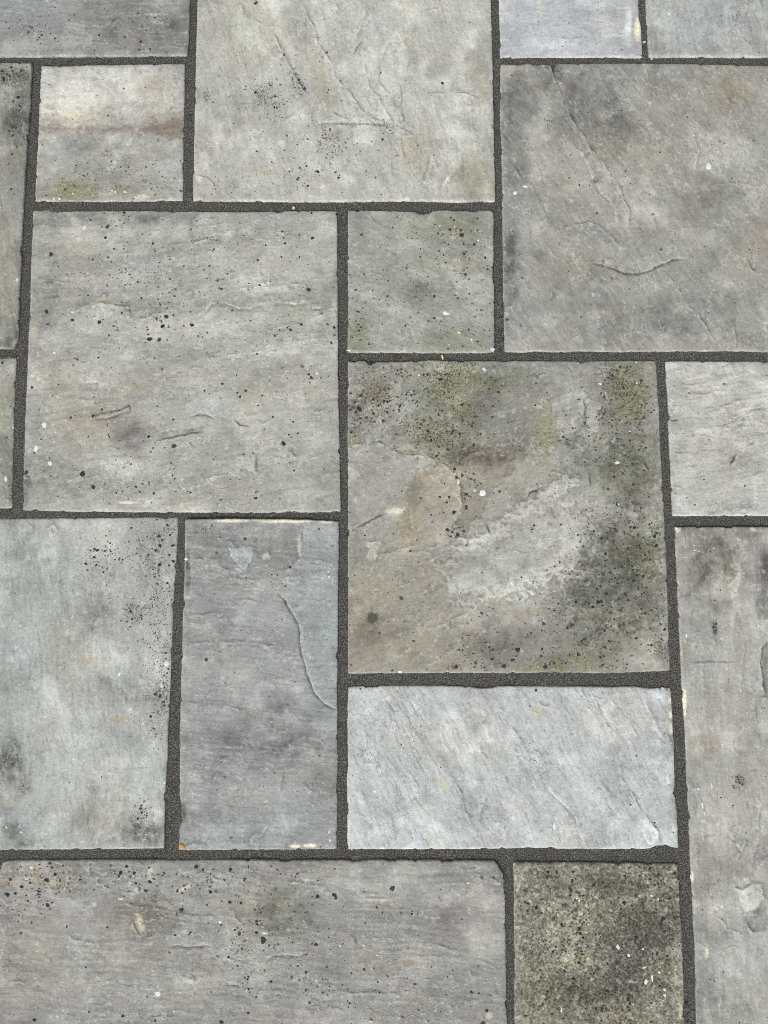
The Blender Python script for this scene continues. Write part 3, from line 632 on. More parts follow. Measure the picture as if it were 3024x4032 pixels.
slab(label="pale slab at the right edge with horizontal wavy ledges and a short black crack", rgb=(183, 181, 175),
     top=[(2622, 1422), (2700, 1421), (2850, 1423), (3024, 1422), FX(RGT, 1424)], right=[FX(RGT, 1424), FX(RGT, 2031)],
     bottom=[(2649, 2031), (2800, 2031), (3024, 2030), FX(RGT, 2031)],
     left=[(2622, 1422), (2626, 1500), (2631, 1556), (2632, 1600), (2636, 1630), (2637, 1648), (2633, 1657), (2637, 1740), (2642, 1833), (2646, 1930), (2649, 2031)],
     areas="""F 3 L-.06 1240,1020 1260,985 1340,980 1320,1020 1270,1030
F 4 L.05 1110,840 1240,830 1400,790 1400,860 1250,900
F 4 L-.05 1500,1000 1659,990 1659,1060 1540,1040
F 5 L.05 1050,1275 1200,1280 1400,1230 1580,1180 1580,1210 1440,1330 1150,1340""",
     dust=.006, grain=(-10, 9, 100, .10), terr=(.9, 3.6),
     blobs="""w F 1220 830 70 70 0 .35|L F 1500 1630 160 40 0 -.12|w F 1400 1200 250 400 0 .2|L F 1150 850 130 100 0 -.04|b F 1350 800 150 60 0 .3|L F 1330 1000 90 40 0 -.05|L F 1500 1320 140 70 0 -.05|w F 1600 1450 80 50 -20 .3|L F 1100 1450 120 120 0 -.04|b F 1550 1600 120 60 0 .4|b F 1500 850 100 60 0 .35|L F 1080 760 60 60 0 -.04|L F 1040 1500 30 150 0 -.06|s F 1350 1150 300 400 0 .05|L I 1500 25 160 24 0 .08""",
     ledges="""F .8 1110,840 1240,830 1330,790 1400,790|F .9 1240,1020 1260,985 1340,980 1400,960 1470,930 1540,930|F .8 1510,1030 1560,1000 1659,990|F -1.2 1030,1055 1060,1057 1090,1060 D|F -1.6 1460,1265 1440,1310 1415,1350 D|F .8 1460,1265 1520,1230 1580,1210 1580,1180|F .7 1050,1275 1130,1270 1200,1280
F .7 1470,1440 1600,1400 1659,1390|F .6 1070,735 1110,745|F .7 1136,730 1138,755 D|F .6 1280,730 1310,750|F .6 1150,900 1260,890 1350,870 1420,880|F .7 1250,1110 1330,1100 1450,1110 1560,1090|F .6 1090,1380 1200,1350 1330,1330|F .7 1050,1480 1100,1490 1180,1500|F .6 1520,880 1590,890 1659,880|F .6 1420,720 1480,760 1540,750|F .5 1100,1170 1240,1160 1340,1180""",
     dots="F 1250,1440,5 1510,1480,6 1190,1600,7 1380,1090,4 1610,1070,4 1480,810,4 1070,1530,5",
     whites="F 1475,1378,8,4 1450,1470,6,5 1365,1350,5,5")

slab(label="long grey slab in the lower right with a dark stained top and peeling layers below", rgb=(165, 162, 156),
     top=[(2657, 2074), (2800, 2075), (2900, 2074), (3024, 2075), FX(RGT, 2076)], right=[FX(RGT, 2076), FX(RGT, BOTY)],
     bottom=[FX(2768, BOTY), FX(RGT, BOTY)],
     left=[(2657, 2074), (2661, 2150), (2667, 2247), (2673, 2400), (2679, 2530), (2683, 2600), (2688, 2716), (2692, 2800), (2697, 2840), (2704, 2988), (2706, 3060), (2711, 3170), (2716, 3224), (2719, 3350), (2724, 3440), (2727, 3480), (2731, 3600), (2738, 3718), (2741, 3850), (2744, 4032), FX(2708, BOTY)],
     areas="""L 3 L.17 1440,720 1450,780 1500,800 1560,760 1620,760 1630,860 1570,920 1510,930 1480,870 1470,820
L 3 L-.12 1520,930 1659,900 1659,1065 1560,1070 1530,1020
L 3 L-.07 1460,430 1510,440 1520,500 1490,560 1430,480
L 4 L-.08,p.15 1659,600 1580,640 1560,750 1440,720 1450,680 1560,600 1600,480
L 4 L.09 1290,780 1440,720 1470,820 1520,1110 1400,1050 1320,960
I 3 L-.12 1659,850 1620,890 1610,980 1625,1090 1640,1190 1659,1195
L 8 L.07 1190,160 1300,100 1450,300 1430,480 1340,450 1240,470
I 14 L.12 1440,240 1500,300 1480,480 1450,620 1420,560 1440,400
I 10 L-.10 1560,540 1659,530 1659,720 1600,700""",
     grain=(87, 10, 110, .11), terr=(.45, 4),
     blobs="""L I 1300 260 260 230 0 -.19|L I 1200 480 110 160 0 -.13|w I 1300 300 260 200 0 .5|p I 1650 400 60 130 0 .7|L I 1650 400 60 150 0 -.2|L I 1640 640 60 120 0 -.12|k I 1320 765 18 60 0 .8|L I 1320 760 34 110 0 -.2|L I 1350 640 110 70 0 -.12|L I 1460 520 26 250 8 .16|w I 1420 420 60 160 0 .4|L I 1550 550 30 250 0 .08|o I 1106 925 22 26 0 1|w I 1125 930 32 60 0 .7|w I 1270 1500 100 80 0 .7|L I 1270 1500 90 70 0 -.08|b I 1190 1050 90 120 0 .45|b I 1160 820 60 80 0 .5
L I 1640 1130 24 140 0 -.1|L I 1640 960 24 90 0 -.07|b L 1240 250 60 150 0 .45|L L 1620 350 30 260 8 .14|L L 1640 560 40 80 0 -.1|w L 1300 660 150 170 0 .4|L L 1290 750 130 110 0 -.08|w L 1430 200 160 200 0 .25|c L 1290 970 40 110 0 .55|c L 1175 722 11 30 0 1|c L 1270 1205 12 40 0 .5|c L 1340 905 30 14 0 .4|L L 1550 850 60 80 0 .14|b L 1440 800 90 100 0 .4|b L 1500 1300 160 300 0 .35|L L 1540 1000 100 80 0 -.05|L L 1600 980 60 80 0 -.08|p L 1600 600 70 90 0 .12
c I 1129 1225 15 70 0 1|c I 1132 1312 7 22 0 .8|b L 1230 1420 60 90 0 .4|L L 1250 1530 80 120 0 -.1|k L 1480 110 50 30 30 .7|k L 1450 150 24 14 0 .6|s L 1470 120 60 40 0 .5|L L 1240 500 50 100 0 -.08|w L 1480 1450 160 120 0 .15|L L 1400 1560 220 80 0 -.05|s L 1230 900 60 200 0 .1|w I 1400 1350 200 120 0 .2|L I 1180 210 60 40 0 .1|c I 1560 140 18 14 0 .6|c I 1090 140 20 12 -40 .5|s I 1300 300 250 250 0 .06|L N 2860 3960 130 90 0 -.05""",
     ledges="""I 1.0 1659,850 1620,890 1610,980 1625,1090 1640,1190 D|L .9 1460,430 1510,440 1520,500 1490,560 1430,480|L .9 1640,200 1600,330 1600,480 1560,600|L .7 1355,640 1350,720 1290,780|L 1.1 1440,720 1450,780 1500,800 1560,760 1620,760 1630,860 1570,920 1510,930 1480,870 1470,820
L 1.0 1330,970 1380,1000 1400,1050 1470,1070 1530,1110|L .9 1540,960 1530,1020 1560,1070 1659,1065|I .5 1160,990 1300,980 1450,985 D|I .6 1615,1200 1659,1205 D|I .5 1520,1300 1590,1305|L .6 1520,80 1550,50 1620,40|L .5 1280,100 1310,180|I .6 1130,800 1140,860|L .6 1215,200 1240,280 1260,350|L .5 1450,1260 1480,1245
L .6 1550,1190 1600,1180 1620,1210 1580,1230|L .5 1390,1180 1440,1160 1480,1180|I .5 1430,1460 1440,1540 1480,1580|I .4 1570,1200 1580,1380|L .6 1240,470 1330,460 1420,480 1480,530|L .6 1200,1120 1280,1180|L .5 1500,1350 1540,1460 1540,1550|I .4 1240,1000 1250,1200|I .4 1500,900 1490,1200|L .5 1310,900 1340,915 1365,905""",
     dots="L 1205,825,9 1250,1297,6 1242,932,5 1250,1555,6 1233,790,5 1477,1650,6 1290,1375,5 1220,1465,4 1320,1385,4 1480,120,8 1495,130,7 1470,100,6 1440,152,5 1358,215,7 1435,265,5 I 1310,760,8 1320,785,8 1325,740,7",
     whites="L 1300,140,9,14 1215,160,8,6 1240,265,5,20 1255,315,5,14 1365,905,8,10 I 1185,240,6,5 1190,270,5,5 1220,275,6,5 1075,130,10,8 1138,815,5,10 L 1172,722,8,14")

slab(label="pale bluish grey slab at the left with black speckles down its right edge", rgb=(171, 171, 166),
     top=[FX(LFT, 2043), (0, 2042), (190, 2040), (350, 2040), (560, 2036), (697, 2038)],
     right=[(697, 2038), (698, 2090), (692, 2200), (685, 2309), (680, 2400), (676, 2512), (671, 2640), (668, 2741), (661, 2850), (657, 3024), (654, 3039), (648, 3162), (645, 3280), (644, 3341)],
     bottom=[FX(LFT, 3349), (0, 3347), (300, 3345), (500, 3343), (644, 3341)], left=[FX(LFT, 2043), FX(LFT, 3349)],
     areas="""G 5 L.08 290,140 340,90 370,140 330,200
G 14 L.06 700,900 740,560 800,600 770,900 760,1200 720,1150
J 8 L-.10 760,440 900,360 1010,480 1030,540 780,540""",
     grain=(84, 7, 45, .10), terr=(.35, 5), size=.00072,
     blobs="""b Z 60 1500 110 420 0 .35|b G 80 900 270 400 0 .45|w G 400 1000 200 300 0 .25|L G 500 330 250 250 0 .03|w G 650 180 60 40 0 .5|w G 570 970 75 24 0 .6|o G 590 975 60 18 0 .3|o G 780 1352 80 22 0 .65|w G 700 1355 60 16 0 .5|c G 840 1330 40 50 0 .35|o G 333 440 26 9 0 .8|L G 640 650 150 140 0 -.12|L G 780 1130 200 110 -10 -.14|L G 620 760 130 60 0 -.06
L G 60 1550 100 120 0 -.28|k G 70 1570 80 90 0 .42|L J 60 90 110 130 0 -.2|k J 140 150 50 60 0 .42|w J 140 150 60 60 0 .4|s G 620 340 120 110 0 1|s G 800 270 170 100 0 .7|s G 1020 330 110 380 0 1|s G 1010 800 110 500 0 .85|s G 1040 1200 80 300 0 .8|k G 1080 120 40 80 0 .45|k G 1020 1220 60 130 0 .42|k G 830 670 50 60 0 .4|k G 1070 850 25 60 0 .45|L G 1020 300 110 250 0 -.12|s G 840 680 60 100 0 .9|s G 960 700 120 100 0 .8
L J 100 450 80 90 0 -.22|b J 100 450 80 90 0 .6|b J 930 100 120 110 0 .7|b J 280 380 160 160 0 .5|L J 650 130 300 180 0 .08|w J 600 320 320 120 0 .3|k J 890 350 70 100 0 .3|s J 890 350 80 120 0 .9|L J 860 440 180 80 0 -.25|L J 1000 450 60 80 0 -.15|o J 720 190 16 28 0 .5|o J 825 185 9 14 0 .6|w J 640 270 70 14 -5 .5|o J 240 488 70 8 -6 .5|o J 655 395 30 6 -8 .6|w J 60 260 50 40 0 .4|b J 20 430 40 60 0 .6
L G 60 80 90 40 0 -.14|L G 380 700 60 60 0 -.05|L G 200 500 90 70 0 -.05|L G 340 1140 60 80 0 .06|L G 560 1330 70 50 0 .10|b G 560 1340 70 50 0 .4|L G 500 1040 90 40 0 .05|L G 440 700 180 200 0 -.04|L J 410 60 60 160 0 .05|L J 530 370 120 90 0 -.08|k G 340 150 30 20 60 .35|w G 330 840 120 90 0 .3|w G 480 1020 110 60 0 .2|L G 90 1330 40 130 0 -.06|k G 290 1490 30 24 0 .35|w G 300 1450 60 50 0 .4|L J 150 340 60 60 0 .02|b G 870 1500 200 100 0 .5
c J 70 260 30 26 0 .3|c J 410 40 40 30 0 .3|L G 900 200 60 120 0 -.05""",
     ledges="""G .7 290,140 340,100 370,150 350,180|G .7 360,430 390,440|G .4 800,1170 795,1290|G .5 760,1050 770,1120|G .5 640,560 690,580 700,620|G .4 170,90 220,130|G .4 440,150 470,110|J .5 180,560 230,500 300,490|J .5 400,150 425,180 410,200|G .4 680,440 685,540|J .4 650,30 720,60|G .4 300,1080 300,1160
J .4 90,420 130,380 150,420""",
     dots="G 1013,180,11 1020,240,10 1017,363,11 835,127,7 700,225,6 545,357,9 597,315,9 665,275,7 610,365,8 655,410,8 555,395,7 900,687,6 600,260,7 575,270,6 760,320,6 820,215,6 990,270,9 1035,205,8 1080,300,8 945,300,8 1010,400,7 870,290,6 780,330,7 730,330,6 1105,340,9 1065,480,8 985,440,7 930,435,6 1085,170,9 1065,110,8 1100,240,10 1020,1200,10 1040,1240,8 990,1190,9 960,1330,9 830,660,9 840,710,7 J 895,285,9 905,310,8 880,350,8 900,265,6 935,330,6",
     whites="G 700,108,9,6 1060,995,12,20 1030,1135,8,13 760,1060,9,11 800,770,5,4 650,735,4,4 J 135,435,6,6 40,405,6,6 1050,120,7,7 930,450,6,5 1000,300,5,8")

slab(label="tall grey slab with a curved crack down its right side and a cream chipped top edge", rgb=(153, 153, 151),
     top=[(731, 2045), (850, 2043), (1000, 2043), (1140, 2044), (1180, 2047), (1200, 2045), (1333, 2053)],
     right=[(1333, 2053), (1333, 2150), (1331, 2280), (1330, 2432), (1328, 2600), (1327, 2796), (1328, 3008), (1327, 3200), (1325, 3344)],
     bottom=[(704, 3347), (850, 3347), (1000, 3346), (1200, 3346), (1325, 3344)],
     left=[(731, 2045), (729, 2180), (727, 2300), (722, 2401), (718, 2550), (713, 2710), (708, 2900), (710, 2935), (708, 3060), (707, 3131), (713, 3165), (716, 3193), (714, 3240), (706, 3260), (704, 3347)],
     areas="""H 3 b.5,L.03 320,95 540,90 530,1290 450,1250 390,1190 355,1110 330,1030 310,950 295,850 285,740 250,680 330,560 300,330 290,240 315,180
G 5 L.10,b.6 1450,240 1480,320 1560,400 1610,330 1620,250 1560,240
G 2 L.07 1240,320 1330,330 1380,330 1420,380 1480,400 1520,420 1450,430 1300,380
K 3 L.10,b.4 0,530 60,440 110,370 170,420 195,490 190,545 0,548
J 3 L.10,b.5 1190,545 1240,500 1300,515 1420,480 1590,520 1600,450 1659,440 1659,548
G 6 L-.06,p.2 1190,110 1600,110 1659,260 1620,250 1450,240 1400,330 1230,310 1190,300
H 4 L-.06,w.2 0,110 300,100 280,240 290,320 230,380 100,420 0,400
H 4 L.08,c.15 50,290 95,280 95,330 60,340""",
     grain=(3, 6, 90, .10), terr=(.5, 3),
     blobs="""b H 430 450 110 420 0 .65|L H 430 450 100 400 0 .04|b H 450 900 90 330 0 .7|b H 100 130 160 80 0 .35|p H 230 180 50 120 0 .6|p G 1380 180 250 60 0 .35|L G 1420 190 220 60 0 -.10|p H 90 880 150 300 0 .10|b G 1540 310 70 60 0 .9|L G 1540 310 66 56 0 .16|L H 200 1450 330 190 0 -.15|L J 1350 330 240 110 0 -.14|L H 180 700 200 120 0 .04|L H 100 1130 200 100 0 .08|L H 250 1150 120 60 0 .06|b H 150 1000 150 60 0 .4
w J 1470 280 26 40 0 .7|w K 450 80 150 110 0 .35|L K 470 130 90 90 0 -.10|w K 40 250 60 60 0 .3|b K 250 450 200 80 0 .6|b J 1450 440 230 60 0 .8|L J 1450 440 230 60 0 .10|b K 200 320 200 100 0 .4|o H 170 1040 26 20 0 .6|c H 30 76 40 7 0 .5|c H 210 84 170 11 0 1|o H 75 84 30 11 0 1|o H 318 82 20 12 0 1|w H 350 75 30 6 0 .8|c H 458 86 45 12 0 1|o H 515 82 14 8 0 1|c G 1480 82 110 11 0 1|c K 260 527 32 11 0 1|c K 355 522 42 13 0 1
L G 1200 420 18 140 0 -.3|L G 1200 700 24 160 0 -.12|L J 1165 300 22 60 0 -.25|L G 1190 1000 30 150 0 .03|L G 1300 900 200 60 0 -.06|L H 100 920 180 60 0 -.06|L G 1400 1500 240 130 0 -.10|L H 440 160 90 60 0 .03|L H 470 450 40 60 0 -.06|L H 430 410 40 30 0 .10|w H 80 310 50 40 0 .25|c H 75 305 26 30 0 .4|c H 290 230 14 60 0 .35|k H 230 370 40 20 0 .35|p H 250 310 50 60 0 .4|c H 80 490 80 30 30 .25|s H 100 450 150 50 0 .2|s G 1300 150 150 80 0 .2
w H 60 1310 36 20 0 .35|b K 330 230 90 40 0 .4|L K 90 70 100 60 0 .04|L H 300 1520 120 60 0 -.06""",
     ledges="""G .7 1225,320 1280,322 1330,335|G 1.1 1380,330 1420,380 1480,400 1520,420 1590,430|G -.8 1450,240 1480,320 1560,400 1610,330 1620,250|H -.9 320,95 315,200 280,240 290,320 230,380 160,430|H -1.6 150,540 200,590 250,680 285,740 295,850 310,950 330,1030 355,1110 390,1190 450,1250 530,1290 D
H .7 60,290 100,280 95,330 60,340|H .6 0,860 100,870 180,880 220,920|K .7 190,30 180,120 165,190|K .7 270,60 320,130 380,180 420,170|K -.8 0,530 60,440 110,370 170,420 195,490|J .8 1350,95 1390,45 D|J .8 1180,530 1240,500 1290,520|J .7 1590,520 1600,450 1659,440|J .6 1510,190 1560,180 1570,140|K .5 350,290 355,390
H .6 270,700 310,680 340,680|G .5 1420,440 1520,450 1659,460|G .6 1200,690 1300,680 1400,665 1420,720|G .5 1380,790 1430,810|G .6 1480,600 1560,580 1659,600|G .5 1300,1250 1450,1260 1600,1300|G .5 1450,1220 1490,1250|G .6 1400,1590 1460,1585 D|G .5 1480,1640 1540,1610 1620,1640|H .5 50,1290 110,1310 90,1350|H .5 430,580 500,600
H .4 20,700 120,720 240,740|H .4 30,1080 150,1090 250,1080|G .4 1200,860 1400,850 1640,860|G .5 1180,1240 1290,1245|J .5 1600,200 1630,150""",
     dots="H 232,378,8 150,428,5 115,425,6 262,1110,5 320,555,4 G 1335,65,5", whites="G 1188,326,12,9 1220,1440,3,8 H 150,1310,3,3 225,1570,3,5 475,405,6,5 480,440,5,9 K 480,435,5,10 485,490,6,10 265,500,4,4 H 210,1410,4,4")

slab(label="wide pale bluish slab with steep diagonal ripples, right of the tall cracked slab", rgb=(187, 188, 186),
     top=[(1373, 2704), (1500, 2701), (1700, 2700), (1850, 2704), (1885, 2711), (1940, 2709), (1960, 2702), (2000, 2702), (2200, 2703), (2400, 2705), (2500, 2704), (2560, 2712), (2640, 2708)],
     right=[(2640, 2708), (2645, 2760), (2651, 2880), (2654, 2926), (2655, 3000), (2657, 3070), (2656, 3120), (2664, 3190), (2668, 3260), (2670, 3341)],
     bottom=[(1368, 3344), (1600, 3344), (1860, 3343), (2000, 3341), (2090, 3337), (2200, 3341), (2400, 3343), (2560, 3341), (2580, 3330), (2620, 3326), (2655, 3338), (2670, 3341)],
     left=[(1373, 2704), (1370, 2760), (1368, 2850), (1371, 3008), (1367, 3060), (1368, 3200), (1369, 3344)],
     areas="""L 4 L.07 240,90 330,230 430,350 480,500 300,500 200,300 150,100
L 3 L.15 850,440 880,330 960,430 965,490 900,520
K 5 L.08 640,150 720,230 800,230 900,460 780,430 680,300
K 5 L.06 1260,60 1450,170 1440,380 1390,390 1330,200
I 4 L.06 0,1380 120,1560 200,1659 0,1659
I 4 L.07 540,1180 650,1400 700,1450 820,1440 700,1270 650,1190
I 4 L-.06 870,1210 1010,1220 1000,1470 960,1400
L 4 L-.05 480,60 690,60 850,290 830,380 700,260""",
     dust=.004, grain=(64, 9, 90, .10), terr=(1.0, 3.6),
     blobs="""b K 900 250 380 320 0 .4|b I 100 1550 200 100 0 .4|w I 700 1350 260 150 0 .35|o I 190 1305 26 32 0 .5|w I 190 1310 60 40 0 .4|o K 1225 132 26 24 0 .75|c K 1215 115 46 44 0 .6|w K 1130 510 40 40 0 .6|w K 1085 275 40 50 30 .5|L I 1020 1500 40 90 0 -.15|p I 1000 1560 30 60 0 .15|b L 700 350 320 220 0 .3|p L 650 300 300 200 0 .06|c I 1036 1230 13 20 0 1|c I 1040 1320 11 22 0 1|o I 1036 1350 8 16 0 .6|c I 1044 1410 10 36 0 1|b I 975 1195 26 40 -25 .8|L I 975 1195 26 44 -25 .18
o H 1480 1144 62 10 0 1|k H 1460 1146 46 9 0 .4|o H 900 1132 100 5 0 .6|o H 625 1132 20 7 0 .8|w L 380 460 110 80 0 .4|L L 380 470 100 70 0 -.05|p L 1010 526 60 16 0 1|w H 1100 1500 250 150 0 .25|w H 1550 1550 120 120 0 .35|L K 740 200 120 120 0 .05|L H 1430 1180 90 60 0 -.10|L H 680 1250 60 80 0 .02|w L 30 260 60 60 0 .3|c K 990 543 40 4 0 1|c K 1440 543 60 4 0 1|o K 1145 541 20 6 0 1|c K 820 543 20 4 0 1|L K 1600 300 200 250 0 .02|L I 300 1450 250 120 0 .02
L H 1150 1350 200 120 0 -.06|L H 1450 1400 100 60 0 -.06|b L 150 120 100 100 0 .3|p L 200 60 60 80 0 .15|c L 1055 420 12 20 0 .6|L L 1050 300 40 200 0 -.05|c H 850 1215 40 12 -20 .5|b L 1000 100 60 80 0 .5""",
     ledges="""I .9 20,1380 60,1440 90,1500 120,1560 150,1620|I 1.0 540,1180 570,1250 600,1330 650,1400 700,1450|I .8 650,1190 700,1270 750,1320|I 1.0 790,1390 820,1440 850,1490|I .6 870,1210 920,1320 960,1400 1000,1470|H .9 1440,1490 1450,1560 1500,1620|L -1.2 240,90 260,170 330,230 380,280 430,350 440,420 480,500
L 1.0 690,60 750,120 800,200 850,290 880,330 960,430 965,490 900,520 850,440|L .5 510,260 590,270|K .9 1260,60 1330,200 1350,300 1390,390|K .7 1480,170 1460,280 1440,380|K .8 870,300 900,460|K .7 1600,60 1620,150 1659,200|H .7 1540,1220 1590,1290 1620,1350|K .7 680,150 720,260 760,380|K .6 800,230 840,240 830,300
I .7 160,1150 180,1200 220,1260 260,1270|I .6 330,1450 360,1520 400,1600|H .6 880,1400 920,1500 980,1560|H .6 1370,1290 1380,1320|K .6 980,30 1040,120 1080,220|L .6 170,0 200,70 240,110|L .6 560,20 620,140 700,240|I .7 230,1270 270,1260 280,1220|L .6 270,370 310,410|K .6 1280,150 1330,240 1320,300|L .5 100,300 150,420 170,520|I .7 460,1150 500,1210
K .5 620,330 660,310 700,360|I .6 420,1500 470,1590|H .6 700,1420 760,1500 800,1600""",
     dots="I 140,1265,5 820,1580,5 L 935,375,5 1065,350,4 1055,435,5 K 1190,22,4 H 680,1155,6 940,1510,5 1020,1490,4 I 180,1165,9",
     whites="L 1020,100,13,28 295,395,7,22 K 770,175,10,7 640,85,6,4 625,545,5,4 I 40,1150,6,5 990,1150,8,6")

